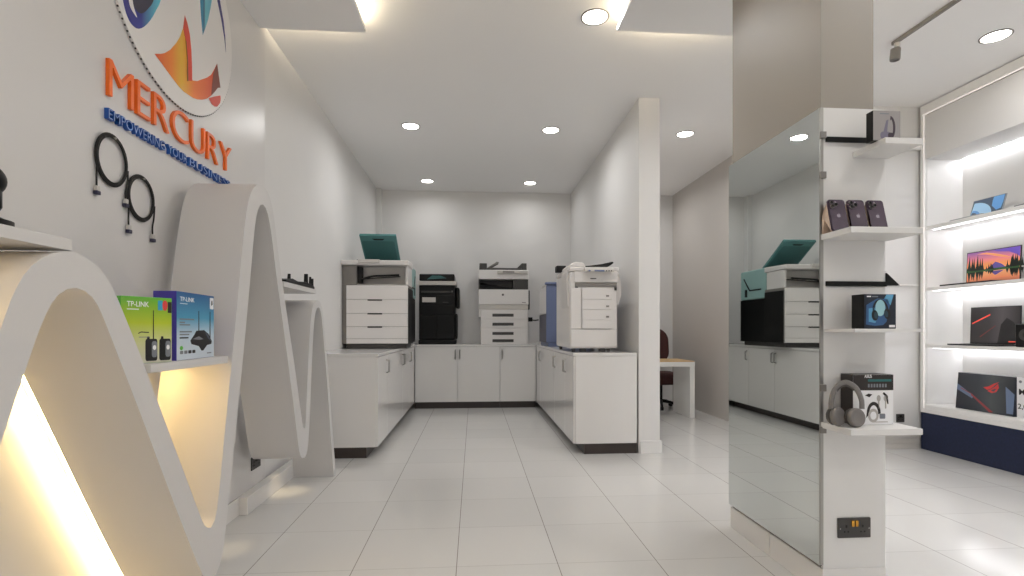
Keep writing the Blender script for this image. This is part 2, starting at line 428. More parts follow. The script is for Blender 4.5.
# ================================================================== COPIERS
def teal_copier():
    x0, x1, yf, yb = -1.55, -0.782, 6.17, 7.38
    W = x1 - x0
    t = thing('copier', 'large white and grey copier with a raised teal lid on the left counter', 'copier', ((x0 + x1) / 2, 6.8, CT), 'office copiers on the counters')
    B('base', DGREY, t, (x0 + 0.05, x1 - 0.015, yf + 0.03, yf + 0.45, CT + 0.002, 1.034), (x0 + 0.05, x1 - 0.11, yf + 0.4502, yb - 0.02, CT + 0.002, 1.034), bevel=0.006)
    # body: cabinet with an open output bay at the top front
    mb = MB()
    mb.box(x0, x1, yf + 0.03, yf + 0.46, 1.036, 1.735)
    mb.box(x0, x1 - 0.10, yf + 0.4602, yb, 1.036, 1.962)
    mb.box(x0, x0 + 0.17, yf + 0.03, yf + 0.46, 1.736, 1.962)          # block left of the bay
    mb.build('body', MGREY, t, bevel=0.004)
    B('bay_lining', LGREY, t, (x0 + 0.1705, x1 - 0.0305, yf + 0.16, yf + 0.458, 1.736, 1.962), (x0 + 0.1705, x1 - 0.0305, yf + 0.04, yf + 0.16, 1.736, 1.744), bevel=0)
    B('bay_side', WPLAS, t, (x1 - 0.03, x1, yf + 0.0302, yf + 0.42, 1.7355, 1.962), bevel=0.006)
    mb = MB(); mb.prism([(x0 + 0.20, yf + 0.06, 1.80), (x0 + 0.66, yf + 0.06, 1.83), (x0 + 0.66, yf + 0.155, 1.84), (x0 + 0.20, yf + 0.155, 1.81)], (0, 0, 0.012))
    mb.tube(crom([(x0 + 0.22, yf + 0.05, 1.80), (x0 + 0.34, yf + 0.04, 1.835), (x0 + 0.50, yf + 0.04, 1.845), (x0 + 0.66, yf + 0.05, 1.855)], 6), 0.012, n=8, flat=2.0)
    mb.box(x0 + 0.171, x0 + 0.22, yf + 0.06, yf + 0.158, 1.76, 1.95)
    mb.build('output_tray', BLACKS, t)
    zs = [(1.56, 1.727), (1.398, 1.557), (1.242, 1.395), (1.10, 1.239), (1.04, 1.097)]
    for k, (a, b) in enumerate(zs):
        d = B('drawer', WPLAS, t, (x0 + 0.055, x1 - 0.001, yf, yf + 0.0295, a, b), bevel=0.004)
        if 1 <= k <= 3:
            B('drawer_handle', BLACK, d, (x0 + 0.30, x0 + 0.47, yf - 0.004, yf + 0.004, b - 0.012, b + 0.004), bevel=0.002)
    # scanner top, overhanging to the front
    mb = MB()
    mb.prism([(x0, yf - 0.02, 1.965), (x0, yf - 0.03, 2.02), (x0, yf + 0.46, 2.035), (x0, yf + 0.46, 1.965)], (W + 0.01, 0, 0))
    mb.prism([(x0, yf + 0.4602, 1.965), (x0, yf + 0.4602, 2.035), (x0, yb - 0.05, 2.045), (x0, yb - 0.05, 1.965)], (W - 0.105, 0, 0))
    mb.build('scanner_bed', WPLAS, t, bevel=0.008, seg=3)
    B('control_panel', LGREY, t, (x0 + 0.20, x0 + 0.45, yf - 0.055, yf - 0.028, 1.985, 2.026), bevel=0.006)
    B('paper_guide', BLACKS, t, (x0 + 0.13, x0 + 0.30, 6.36, 6.62, 2.048, 2.055), bevel=0.002)
    # right side, towards the room: white front part, teal module above a black cabinet
    B('side_cabinet', BLACK, t, (x1 - 0.0995, x1 - 0.045, 6.6305, yb - 0.03, 1.036, 1.63), (x1 + 0.0004, x1 + 0.008, yf + 0.04, yf + 0.46, 1.036, 1.70), bevel=0.006)
    s = B('side_module', TEALL, t, (x1 - 0.0995, x1 - 0.035, 6.66, yb - 0.05, 1.632, 2.045), bevel=0.02, seg=3)
    mb = MB()
    xs = x1 - 0.0345
    mb.plate((xs, 6.68, 1.63), (0, 1, 0), (0, 0, 1), [(0.10, 0.12), (0.40, 0.12), (0.56, 0.30), (0.545, 0.315), (0.385, 0.14), (0.10, 0.14)], 0.004)
    mb.plate((xs, 6.68, 1.63), (0, 1, 0), (0, 0, 1), rrect(0.46, 0.52, 0.04, 0.15, 0.01), 0.004)
    mb.build('latch', BLACK, s)
    # lid: hinged along the back, tilted up towards the front
    h0, h1 = Vector((0, 7.02, 2.05)), Vector((0, 6.50, 2.37))
    dv = (h1 - h0); nn = Vector((0, -dv.z, dv.y)).normalized()   # pointing up/back
    if nn.z < 0: nn = -nn
    xa0, xa1, xb0, xb1 = -1.435, -0.975, -1.42, -0.968
    mb = MB()
    q = [Vector((xa0, 0, 0)) + h0, Vector((xa1, 0, 0)) + h0, Vector((xb1, 0, 0)) + h1, Vector((xb0, 0, 0)) + h1]
    mb.prism(q, nn * 0.035)
    lid = mb.build('scanner_lid', TEAL, t, bevel=0.008, seg=3)
    mb = MB()
    uu = dv.normalized(); L = dv.length
    o = Vector((xa0, 0, 0)) + h0 - nn * 0.0005
    mb.plate(o, (1, 0, 0), uu, rrect(0.03, 0.43, 0.04, L - 0.10, 0.02), -0.0 - 0.004)
    mb.build('platen_pad', TEALD, lid)
    mb = MB(); mb.plate(o, (1, 0, 0), uu, [(0.16, L - 0.055), (0.19, L - 0.085), (0.29, L - 0.085), (0.32, L - 0.055)], -0.006)
    mb.build('lid_grip', BLACK, lid)
teal_copier()

def black_copier():
    x0, x1, yf, yb = -0.84, -0.29, 7.97, 8.43
    t = thing('copier', 'black copier with a light grey band on the back counter', 'copier', (-0.56, 8.2, CT), 'office copiers on the counters')
    B('base', BLACK, t, (x0 - 0.01, x1 + 0.015, yf - 0.015, yb, CT + 0.001, 1.05), bevel=0.02, seg=3)
    B('body', BLACK, t, (x0, x1, yf, yb, 1.052, 1.885), bevel=0.008)
    B('front_door', BLACK, t, (x0 + 0.01, x0 + 0.265, yf - 0.012, yf - 0.0005, 1.07, 1.42), (x0 + 0.275, x1 - 0.01, yf - 0.012, yf - 0.0005, 1.07, 1.42), bevel=0.006)
    d = B('paper_drawer', BLACK, t, (x0 + 0.01, x1 - 0.01, yf - 0.012, yf - 0.0005, 1.435, 1.58), bevel=0.005)
    B('drawer_grip', DGREY, d, (x0 + 0.36, x0 + 0.45, yf - 0.016, yf - 0.010, 1.62, 1.632), bevel=0.001)
    d = B('paper_drawer', BLACK, t, (x0 + 0.01, x1 - 0.01, yf - 0.012, yf - 0.0005, 1.595, 1.73), bevel=0.005)
    B('output_slot', DGREY, t, (x0 + 0.03, x1 - 0.03, yf - 0.008, yf + 0.002, 1.772, 1.80), bevel=0.002)
    o = B('sticker', LGREY, t, (-0.79, -0.585, yf - 0.0155, yf - 0.0122, 1.625, 1.70), bevel=0.001)
    o['label'] = 'pale sticker'
    B('side_tray', BLACK, t, (x1 + 0.0005, x1 + 0.065, yf + 0.03, yb - 0.06, 1.54, 1.86), bevel=0.03, seg=3)
    B('lower_side_cover', BLACK, t, (x1 + 0.0005, x1 + 0.03, yf + 0.02, yb - 0.03, 1.06, 1.45), bevel=0.01)
    c = MB(); c.cyl((x1 - 0.045, yf, 1.79), (x1 - 0.045, yf - 0.008, 1.79), 0.014); c.build('power_key', LGREY, t)
    o = B('scanner_band', LGREY, t, (x0 - 0.005, x1 + 0.02, yf - 0.02, yb, 1.888, 1.95), bevel=0.006)
    f = B('document_feeder', BLACK, t, (x0 + 0.005, x1 - 0.01, yf - 0.01, yb - 0.02, 1.953, 2.06), bevel=0.015, seg=3)
    mb = MB(); mb.prism([(x0 + 0.12, yf - 0.0105, 1.975), (x0 + 0.42, yf - 0.0105, 1.995), (x0 + 0.34, yf - 0.0105, 2.03), (x0 + 0.20, yf - 0.0105, 2.035)], (0, -0.012, 0))
    mb.build('feeder_guide', TEALD, f)
black_copier()

def white_copier_back():
    x0, x1, yf, yb = 0.075, 0.84, 7.97, 8.43
    t = thing('copier', 'white copier with four dark drawer handles on the back counter', 'copier', (0.45, 8.2, CT), 'office copiers on the counters')
    B('body', WPLAS, t, (x0 + 0.03, x1, yf, yb, CT + 0.001, 1.52), bevel=0.008)
    for zc in (1.43, 1.29, 1.147, 1.035):
        d = B('drawer', WPLAS, t, (x0 + 0.05, x1 - 0.02, yf - 0.008, yf - 0.0004, zc - 0.055, zc + 0.06), bevel=0.003)
        B('drawer_handle', DGREY, d, (0.284, 0.612, yf - 0.014, yf - 0.0075, zc - 0.022, zc + 0.022), bevel=0.003)
    B('grey_band', LGREY, t, (x0, x1, yf - 0.004, yb, 1.5205, 1.59), bevel=0.004)
    f = B('front_cover', WPLAS, t, (x0 - 0.005, x1 + 0.005, yf - 0.02, yb, 1.591, 1.828), bevel=0.012, seg=3)
    mb = MB(); mb.cyl((0.445, yf - 0.0195, 1.745), (0.445, yf - 0.024, 1.745), 0.017, n=20); mb.build('badge', DGREY, f)
    mb = MB(); mb.box(0.74, 0.80, yf - 0.023, yf - 0.0195, 1.622, 1.632); mb.build('nameplate', MGREY, f)
    B('left_cover', WPLAS, t, (x0 - 0.005, x0 + 0.03, yf + 0.01, yb - 0.02, 1.40, 1.59), bevel=0.008)
    # output bay
    mb = MB(); mb.box(x0, x1, yf + 0.18, yb, 1.829, 1.985); mb.box(x0 + 0.53, x1, yf - 0.005, yf + 0.18, 1.829, 1.985); mb.box(x0 - 0.004, x0 + 0.012, yf, yf + 0.18, 1.829, 1.985)
    mb.build('output_bay', DGREY, t, bevel=0.004)
    mb = MB(); mb.prism([(x0 + 0.02, yf + 0.02, 1.875), (x0 + 0.52, yf + 0.02, 1.835), (x0 + 0.52, yf + 0.17, 1.85), (x0 + 0.02, yf + 0.17, 1.93)], (0, 0, 0.02)); mb.build('output_tray', BLACK, t)
    B('scanner_lid', WPLAS, t, (x0 - 0.01, x1 + 0.01, yf - 0.02, yb, 1.9865, 2.13), bevel=0.012, seg=3)
    k = B('control_panel', LGREY, t, (0.36, 0.825, yf - 0.07, yf - 0.0205, 2.07, 2.115), bevel=0.006)
    B('display_screen', MGREY, k, (0.44, 0.62, yf - 0.073, yf - 0.069, 2.082, 2.106), bevel=0.001)
    mb = MB(); mb.box(x0 + 0.01, x0 + 0.125, yf + 0.02, yb - 0.05, 2.131, 2.235); mb.box(x1 - 0.10, x1 - 0.02, yf + 0.02, yb - 0.05, 2.131, 2.24); mb.box(x0 + 0.126, x1 - 0.101, yf + 0.02, yb - 0.05, 2.131, 2.165)
    mb.prism([(x1 - 0.17, yf + 0.02, 2.166), (x1 - 0.101, yf + 0.02, 2.166), (x1 - 0.101, yf + 0.02, 2.235)], (0, 0.3, 0))
    fd = mb.build('document_feeder', DGREY, t, bevel=0.006)
    mb = MB(); mb.prism([(x0 + 0.13, yf + 0.03, 2.166), (x0 + 0.16, yf + 0.03, 2.166), (x0 + 0.31, yf + 0.03, 2.255), (x0 + 0.28, yf + 0.03, 2.262)], (0, 0.28, 0)); mb.build('feeder_tray', MGREY, fd)
    B('bypass_tray', DGREY, t, (x1 + 0.0055, x1 + 0.03, yf + 0.04, yb - 0.06, 1.52, 1.82), bevel=0.008)
    mb = MB(); mb.box(x1 + 0.0005, x1 + 0.08, yf + 0.10, yb - 0.1, 1.335, 1.40); mb.tube([(x1 + 0.05, yf + 0.12, 1.36), (x1 + 0.12, yf + 0.12, 1.352), (x1 + 0.18, yf + 0.13, 1.36)], 0.011, n=8)
    mb.build('side_connector', BLACK, t, bevel=0.003)
white_copier_back()

def blue_copier():
    x0, x1, yf, yb = 0.962, 1.585, 6.78, 7.55
    t = thing('copier', 'slate blue and navy copier behind the white copier on the right counter', 'copier', (1.27, 7.1, CT), 'office copiers on the counters')
    B('base', BLUEP, t, (x0 + 0.02, x1, yf + 0.0, yb - 0.02, CT + 0.001, 1.03), bevel=0.006)
    B('front_body', BLUEP, t, (x0 - 0.004, x1, yf, yf + 0.04, 1.031, 1.80), bevel=0.01, seg=3)
    B('navy_cabinet', NAVYP, t, (x0, x1, yf + 0.0405, yb, 1.031, 1.415), bevel=0.006)
    o = B('side_module', WPLAS, t, (x0 - 0.002, x1, yf + 0.0405, yb - 0.02, 1.416, 1.79), bevel=0.012, seg=3)
    B('top_ledge', BLUEP, t, (x0 - 0.02, x1, yf - 0.02, yf + 0.06, 1.801, 1.835), bevel=0.01, seg=3)
    d = B('front_door', BLUEP, t, (x0 + 0.16, x1 - 0.01, yf - 0.02, yf - 0.0005, 1.04, 1.66), bevel=0.008)
    B('door_grip', NAVYP, d, (x0 + 0.18, x0 + 0.22, yf - 0.028, yf - 0.0195, 1.45, 1.62), bevel=0.004)
    B('output_bay', NAVYP, t, (x0 + 0.14, x1 - 0.02, yf - 0.012, yf - 0.0005, 1.68, 1.785), bevel=0.006)
    B('scanner_lid', LGREY, t, (x0 + 0.03, x1, yf + 0.0605, yb - 0.05, 1.801, 1.84), bevel=0.01)
blue_copier()

def white_copier_near():
    x0, x1, yf, yb = 0.957, 1.45, 5.10, 5.95
    t = thing('copier', 'white copier on the right counter beside the column', 'copier', (1.2, 5.5, CT), 'office copiers on the counters')
    for cx in (1.0, 1.36):
        for cy in (yf + 0.05, yb - 0.06):
            mb = MB(); mb.cyl((cx - 0.016, cy, CT + 0.0155), (cx + 0.016, cy, CT + 0.0155), 0.015, n=16); mb.box(cx - 0.02, cx + 0.02, cy - 0.012, cy + 0.02, CT + 0.021, CT + 0.034)
            mb.build('caster', DGREY, t)
    for cx in (1.07, 1.27):
        B('foot', DGREY, t, (cx, cx + 0.06, yf + 0.03, yf + 0.09, CT + 0.001, CT + 0.034), bevel=0.004)
    B('body', WPLAS, t, (x0, x1, yf + 0.02, yb, 1.015, 1.79), bevel=0.02, seg=4)
    B('lower_cover', WPLAS, t, (x0 + 0.012, x1 - 0.012, yf + 0.004, yf + 0.0195, 1.03, 1.205), bevel=0.005)
    fd = MB(); fd.box(x0 + 0.045, x1 - 0.004, yf + 0.0, yf + 0.0195, 1.68, 1.79); fd.build('upper_cover', WPLAS, t, bevel=0.006)
    B('output_slot', MGREY, t, (x0 + 0.055, x1 - 0.012, yf + 0.008, yf + 0.0198, 1.636, 1.676), bevel=0.003)
    B('corner_notch', DGREY, t, (x0 + 0.055, x0 + 0.085, yf + 0.006, yf + 0.0198, 1.60, 1.634), (x1 - 0.035, x1 - 0.012, yf + 0.006, yf + 0.0198, 1.60, 1.634), bevel=0.002)
    zs = [(1.51, 1.625), (1.405, 1.507), (1.30, 1.402), (1.215, 1.297)]
    for k, (a, b) in enumerate(zs):
        d = B('drawer', WPLAS, t, (1.08, 1.385, yf - 0.004, yf + 0.0195, a, b), bevel=0.003)
        if k < 3: B('drawer_latch', MGREY, d, (1.325, 1.355, yf - 0.008, yf - 0.0035, a + 0.03 - 0.005, a + 0.03 + 0.012), bevel=0.001)
    B('left_door', WPLAS, t, (x0 + 0.012, 1.07, yf + 0.004, yf + 0.0195, 1.215, 1.625), bevel=0.004)
    mb = MB(); mb.box(1.165, 1.225, yf - 0.003, yf + 0.002, 1.712, 1.722); mb.build('nameplate', DGREY, t)
    # scanner and feeder
    B('scanner_bed', WPLAS, t, (x0 - 0.005, x1 + 0.015, yf + 0.01, yb - 0.02, 1.792, 1.835), bevel=0.012, seg=3)
    mb = MB(); mb.prism([(1.10, yf - 0.075, 1.775), (1.10, yf + 0.0095, 1.792), (1.10, yf + 0.0095, 1.832), (1.10, yf - 0.07, 1.80)], (0.29, 0, 0))
    cp = mb.build('control_panel', LGREY, t, bevel=0.005)
    mb = MB()
    o, u, v = Vector((1.10, yf - 0.0765, 1.7755)), Vector((1, 0, 0)), Vector((0, 0.2, 1)).normalized()
    mb.plate(o, u, v, rrect(0.09, 0.19, 0.004, 0.021, 0.003), 0.003, 0)
    mb.plate(o, u, v, oval(0.04, 0.012, 0.012, 0.008, 16), 0.003, 0)
    for i in range(3): mb.plate(o, u, v, oval(0.212 + 0.024 * i, 0.012, 0.007, 0.007, 12), 0.003, 1)
    mb.build('panel_keys', [BLUEP, DGREY], cp)
    f = MB()
    f.prism([(x0 - 0.002, yf + 0.05, 1.836), (x0 + 0.175, yf + 0.05, 1.836), (x0 + 0.15, yf + 0.05, 1.882), (x0 + 0.07, yf + 0.05, 1.892), (x0 + 0.01, yf + 0.05, 1.865)], (0, 0.42, 0))
    f.build('document_feeder', WPLAS, t, bevel=0.012, seg=3)
    f = MB(); f.prism([(x0 + 0.165, yf + 0.06, 1.850), (x0 + 0.19, yf + 0.06, 1.838), (x0 + 0.30, yf + 0.06, 1.8365), (x0 + 0.42, yf + 0.06, 1.852), (x0 + 0.465, yf + 0.06, 1.885), (x0 + 0.45, yf + 0.06, 1.897), (x0 + 0.34, yf + 0.06, 1.872), (x0 + 0.22, yf + 0.06, 1.856)], (0, 0.34, 0))
    f.build('feeder_tray', BLACKS, t, bevel=0.003)
    B('stapler_unit', BLACKS, t, (x0 - 0.055, x0 + 0.05, yf + 0.48, yf + 0.60, 1.836, 1.905), bevel=0.008)
    # side units
    f = MB(); f.prism([(x0 - 0.018, 5.16, 1.46), (x0 - 0.0005, 5.16, 1.43), (x0 - 0.0005, 5.16, 1.80), (x0 - 0.010, 5.16, 1.80), (x0 - 0.018, 5.16, 1.79)], (0, 0.36, 0))
    f.build('side_finisher', WPLAS, t, bevel=0.01, seg=3)
    f = MB(); f.prism([(x1 + 0.0005, 5.2, 1.46), (x1 + 0.035, 5.2, 1.45), (x1 + 0.062, 5.2, 1.56), (x1 + 0.062, 5.2, 1.68), (x1 + 0.04, 5.2, 1.78), (x1 + 0.0005, 5.2, 1.80)], (0, 0.3, 0))
    f.build('paper_tray', WPLAS, t, bevel=0.01, seg=3)
white_copier_near()

# ================================================================== DESK AND CHAIR
t = thing('desk', 'white desk with an oak top in the side passage', 'desk', (2.5, 7.1, 0))
B('desktop', FRAMEW, t, (1.95, 3.005, 6.82, 7.42, 0.70, 0.765), bevel=0.003)
B('oak_surface', OAK, t, (1.955, 3.0, 6.825, 7.415, 0.7655, 0.778), bevel=0.002)
B('leg_panel', FRAMEW, t, (2.937, 3.004, 6.822, 7.415, 0.0, 0.6995), bevel=0.003)
B('leg_panel', FRAMEW, t, (1.951, 2.018, 6.822, 7.415, 0.0, 0.6995), bevel=0.003)

t = thing('office_chair', 'maroon office chair behind the desk, half hidden by the column', 'chair', (2.87, 7.74, 0))
cx, cy = 2.87, 7.74
mb = MB()
for i in range(5):
    a = 2 * PI * i / 5 - 0.6
    mb.tube([(cx, cy, 0.115), (cx + 0.14 * math.cos(a), cy + 0.14 * math.sin(a), 0.10), (cx + 0.27 * math.cos(a), cy + 0.27 * math.sin(a), 0.065)], [0.026, 0.022, 0.016], n=10)
mb.build('base', BLACK, t)
for i in range(5):
    a = 2 * PI * i / 5 - 0.6
    px_, py_ = cx + 0.27 * math.cos(a), cy + 0.27 * math.sin(a)
    mb = MB(); s_, c_ = math.sin(a) * 0.02, math.cos(a) * 0.02
    mb.cyl((px_ + s_, py_ - c_, 0.0285), (px_ - s_, py_ + c_, 0.0285), 0.027, n=18); mb.cyl((px_, py_, 0.03), (px_, py_, 0.066), 0.008, n=8)
    mb.build('caster', BLACK, t)
mb = MB(); mb.cyl((cx, cy, 0.11), (cx, cy, 0.37), 0.024); mb.build('gas_column', BLACK, t)
mb = MB(); mb.prism([(cx + a, cy + b, 0.37) for a, b in rrect(-0.25, 0.25, -0.24, 0.24, 0.16, 8)], (0, 0, 0.19)); mb.build('seat', MAROON, t, bevel=0.085, seg=6)
mb = MB()
pts = [(a, b) for a, b in rrect(-0.225, 0.225, 0.0, 0.57, 0.20, 9)]
mb.prism([(cx + a, cy + 0.20 + b * 0.12, 0.66 + b) for a, b in pts], (0, 0.085, 0)); mb.build('backrest', MAROON, t, bevel=0.035, seg=5)
mb = MB(); mb.tube(crom([(cx, cy + 0.05, 0.375), (cx, cy + 0.27, 0.42), (cx, cy + 0.33, 0.55), (cx, cy + 0.335, 0.85)], 6), 0.02, n=10, flat=1.6); mb.build('back_support', BLACK, t)

# ================================================================== WAVE DISPLAY
XF, XB = -1.147, -1.462
OUT = [  # upper edge of the ribbon, (Y, Z)
    [(0.80, 0.0), (0.93, 0.25), (1.05, 0.51), (1.20, 0.86), (1.338, 1.20), (1.362, 1.265), (1.405, 1.342), (1.45, 1.385), (1.50, 1.412), (1.565, 1.424)],
    [(1.565, 1.424), (1.622, 1.414), (1.668, 1.393), (1.715, 1.352), (1.755, 1.295), (1.80, 1.222), (1.87, 1.105), (1.98, 0.908), (2.08, 0.730), (2.18, 0.552), (2.265, 0.402), (2.30, 0.355), (2.345, 0.335)],
    [(2.345, 0.335), (2.385, 0.37), (2.425, 0.52), (2.49, 0.835), (2.549, 1.11), (2.605, 1.385), (2.650, 1.615), (2.70, 1.81), (2.75, 1.91), (2.815, 1.966), (2.89, 1.988)],
    [(2.89, 1.988), (2.96, 1.972), (3.015, 1.925), (3.06, 1.83), (3.115, 1.665), (3.20, 1.44), (3.30, 1.20), (3.40, 0.96), (3.48, 0.75), (3.545, 0.575), (3.57, 0.535), (3.59, 0.53)],
    [(3.59, 0.53), (3.61, 0.56), (3.65, 0.85), (3.70, 1.17), (3.745, 1.325), (3.80, 1.393), (3.87, 1.418), (3.905, 1.418)],
    [(3.905, 1.418), (3.955, 1.402), (4.0, 1.355), (4.045, 1.245), (4.12, 1.00), (4.21, 0.66), (4.30, 0.32), (4.388, 0.0)]]
INN = [
    [(0.90, 0.0), (1.01, 0.22), (1.13, 0.47), (1.24, 0.70), (1.338, 0.92), (1.375, 1.015), (1.42, 1.125), (1.455, 1.208), (1.495, 1.278), (1.535, 1.312), (1.578, 1.322)],
    [(1.578, 1.322), (1.622, 1.311), (1.66, 1.280), (1.70, 1.215), (1.76, 1.105), (1.82, 0.995), (1.92, 0.808), (2.03, 0.60), (2.15, 0.378), (2.25, 0.20), (2.295, 0.135), (2.345, 0.105)],
    [(2.345, 0.105), (2.40, 0.118), (2.445, 0.175), (2.485, 0.31), (2.55, 0.59), (2.62, 0.90), (2.69, 1.22), (2.74, 1.47), (2.785, 1.70), (2.82, 1.815), (2.86, 1.87), (2.90, 1.885)],
    [(2.90, 1.885), (2.94, 1.872), (2.98, 1.825), (3.02, 1.735), (3.09, 1.52), (3.20, 1.22), (3.30, 0.94), (3.39, 0.68), (3.46, 0.46), (3.50, 0.375), (3.54, 0.342), (3.58, 0.333)],
    [(3.58, 0.333), (3.625, 0.345), (3.66, 0.40), (3.69, 0.53), (3.74, 0.91), (3.79, 1.22), (3.83, 1.325), (3.87, 1.36), (3.905, 1.368)],
    [(3.905, 1.368), (3.945, 1.353), (3.98, 1.30), (4.02, 1.185), (4.09, 0.93), (4.17, 0.62), (4.25, 0.28), (4.315, 0.0)]]
def resample(P, n):
    P = [Vector((a, b, 0)) for a, b in P]; P = crom(P, 6); L = [0]
    for a, b in zip(P, P[1:]): L.append(L[-1] + (b - a).length)
    out = []; j = 0
    for i in range(n + 1):
        s = L[-1] * i / n
        while j < len(L) - 2 and L[j + 1] < s: j += 1
        f = (s - L[j]) / max(L[j + 1] - L[j], 1e-9); q = P[j].lerp(P[j + 1], f); out.append((q.x, q.y))
    return out
up, dn = [], []
for a, b in zip(OUT, INN):
    A, Bq = resample(a, 44), resample(b, 44)
    up += A if not up else A[1:]; dn += Bq if not dn else Bq[1:]
wv = thing('wave_display', 'tall white wave-shaped ribbon display standing along the left wall', 'display stand', (-1.33, 2.6, 0))
mb = MB(); n = len(up); vs = []
for X in (XF, XB):
    vs += [(X, y, z) for y, z in up] + [(X, y, z) for y, z in dn]
fs = []
for i in range(n - 1):
    fs += [[i, i + 1, n + i + 1, n + i], [2 * n + i, 3 * n + i, 3 * n + i + 1, 2 * n + i + 1], [i, 2 * n + i, 2 * n + i + 1, i + 1], [n + i, n + i + 1, 3 * n + i + 1, 3 * n + i]]
for i in (0, n - 1): fs.append([i, n + i, 3 * n + i, 2 * n + i])
mb.add(vs, fs); mb.build('ribbon', WAVE, wv, angle=50)
# warm strips along the wall edge, under the arches
def strip(pts, parent, r=0.005):
    m_ = MB(); m_.tube(pts, r, n=6); o_ = m_.build('led_strip', LEDY, parent); o_['label'] = 'warm white light strip'; return o_
strip([(-1.480, y + 0.011, z + 0.005) for y, z in INN[1][3:]], wv, 0.006)
mb = MB(); mb.tube([(-1.496, y + 0.046, z + 0.026) for y, z in INN[1][3:]], 0.019, n=10); mb.build('leak_blocker', WAVE, wv)  # unseen tube added to stop the strip's light leaking upward
mb = MB()
for y, z in ((1.20, 0.79), (3.40, 0.85)): mb.cyl((-1.440, y, z), (-1.529, y, z), 0.012, n=12)
mb.build('wall_fixing', STEEL, wv)

def shelf(label, y0, y1, z0, z1, led=True):
    s = thing('wall_shelf', label, 'shelf', (-1.33, (y0 + y1) / 2, z0), 'white shelves between the waves')
    B('board', WAVE, s, (-1.528, XF - 0.001, y0, y1, z0, z1), bevel=0.002)
    if led:
        o_ = B('led_strip', LEDS, s, (-1.46, -1.44, y0 + 0.05, y1 - (0.30 if y0 < 1 else 0.05), z0 - 0.009, z0 - 0.0008), bevel=0); o_['label'] = 'warm white light strip'
    return s
shelf('white wall shelf at the far left carrying the black camera', 0.75, 1.565, 1.426, 1.459)
shelf('white wall shelf carrying the two router boxes, lit from below', 1.925, 2.503, 1.046, 1.078)
shelf('white wall shelf carrying the black router with aerials', 3.218, 3.855, 1.463, 1.495, False)
# unseen spots added under the wave for the strips' warm floor pools
for x, y in ((-1.33, 2.93), (-1.38, 3.93)):
    l = D.lights.new('floor_glow', 'SPOT'); l.energy = 2.4 if y > 3.5 else 0.8; l.color = (1, 0.80, 0.5); l.spot_size = math.radians(60); l.spot_blend = 0.9; l.shadow_soft_size = 0.02
    o = D.objects.new('floor_glow_lamp', l); COL.objects.link(o); o.location = (x, y, 0.36 if y > 3.5 else 0.30)

# camera on the top shelf (mostly cut by the frame)
t = thing('desk_camera', 'black camera on a foot, on the far left shelf', 'camera', (-1.205, 1.378, 1.459))
CX_, CY_ = -1.205, 1.360
mb = MB(); mb.prism([(CX_ + a, CY_ + b, 1.4595) for a, b in oval(0, 0, 0.042, 0.072, 28)], (0, 0, 0.016)); mb.lathe([(0.042, 0.016), (0.03, 0.022), (0.016, 0.03), (0.013, 0.036)], (CX_, CY_, 1.4595)); mb.build('foot', BLACK, t)
mb = MB(); mb.lathe([(0.014, 0.0), (0.030, 0.003), (0.034, 0.010), (0.034, 0.050), (0.028, 0.062)], (CX_, CY_, 1.4955)); mb.build('body', BLACK, t)
mb = MB(); mb.ball((CX_, CY_ + 0.002, 1.572), 0.042, n=28); h = mb.build('camera_head', BLACK, t)
mb = MB(); mb.lathe([(0.020, 0), (0.020, 0.006), (0.016, 0.008), (0.010, 0.005), (0.001, 0.005)], (CX_ + 0.020, CY_ - 0.033, 1.576), (0.5, -0.85, 0.1)); mb.build('lens', DGREY, h)

# router with aerials on the far shelf
t = thing('wifi_router', 'black router with upright aerials on the white shelf', 'router', (-1.2, 3.5, 1.495))
mb = MB()
mb.prism([(-1.155, 3.27, 1.4955), (-1.155, 3.84, 1.4955), (-1.20, 3.85, 1.4955), (-1.36, 3.80, 1.4955), (-1.36, 3.33, 1.4955)], (0, 0, 0.018))
mb.prism([(-1.158, 3.28, 1.513), (-1.158, 3.40, 1.531), (-1.158, 3.50, 1.521), (-1.158, 3.66, 1.533), (-1.158, 3.835, 1.523), (-1.158, 3.835, 1.512), (-1.158, 3.28, 1.505)], (-0.17, 0, 0))
mb.build('body', BLACK, t, bevel=0.004)
for y, z, r in ((3.36, 1.556, 0.011), (3.69, 1.590, 0.015), (3.78, 1.580, 0.009), (3.83, 1.572, 0.010)):
    mb = MB(); mb.cyl((-1.17, y, 1.52), (-1.17, y + 0.004, z), r, r * 0.85, n=14); mb.build('aerial', BLACK, t)

# cable coils on the wall
def cable(label, cy, cz, ry, rz, tails):
    t = thing('network_cable', label, 'cable', (-1.52, cy, cz), 'black patch cables on the left wall')
    mb = MB()
    for k in range(4):
        ring = [(-1.522 + 0.003 * (k % 2), cy + (ry - 0.003 * k) * math.cos(a), cz + (rz - 0.004 * k) * math.sin(a)) for a in [2 * PI * i / 48 for i in range(48)]]
        mb.tube(ring, 0.0042, n=8, closed=True)
    for tail in tails: mb.tube(crom([(-1.521, y, z) for y, z in tail], 6), 0.0036, n=8)
    mb.build('cord', BLACKS, t)
    for tail in tails:
        y, z = tail[-1]
        p = B('plug', LGREY, t, (-1.527, -1.513, y - 0.009, y + 0.009, z - 0.012, z + 0.008), bevel=0.002); p['label'] = 'pale plug'
        B('boot', NAVYP, p, (-1.528, -1.511, y - 0.011, y + 0.011, z - 0.028, z - 0.0122), bevel=0.002)
    # hook the coil hangs on
    mb = MB(); mb.cyl((-1.5295, cy + ry * 0.1, cz + rz - 0.012), (-1.51, cy + ry * 0.1, cz + rz - 0.012), 0.004, n=10); mb.build('hook', STEEL, t)
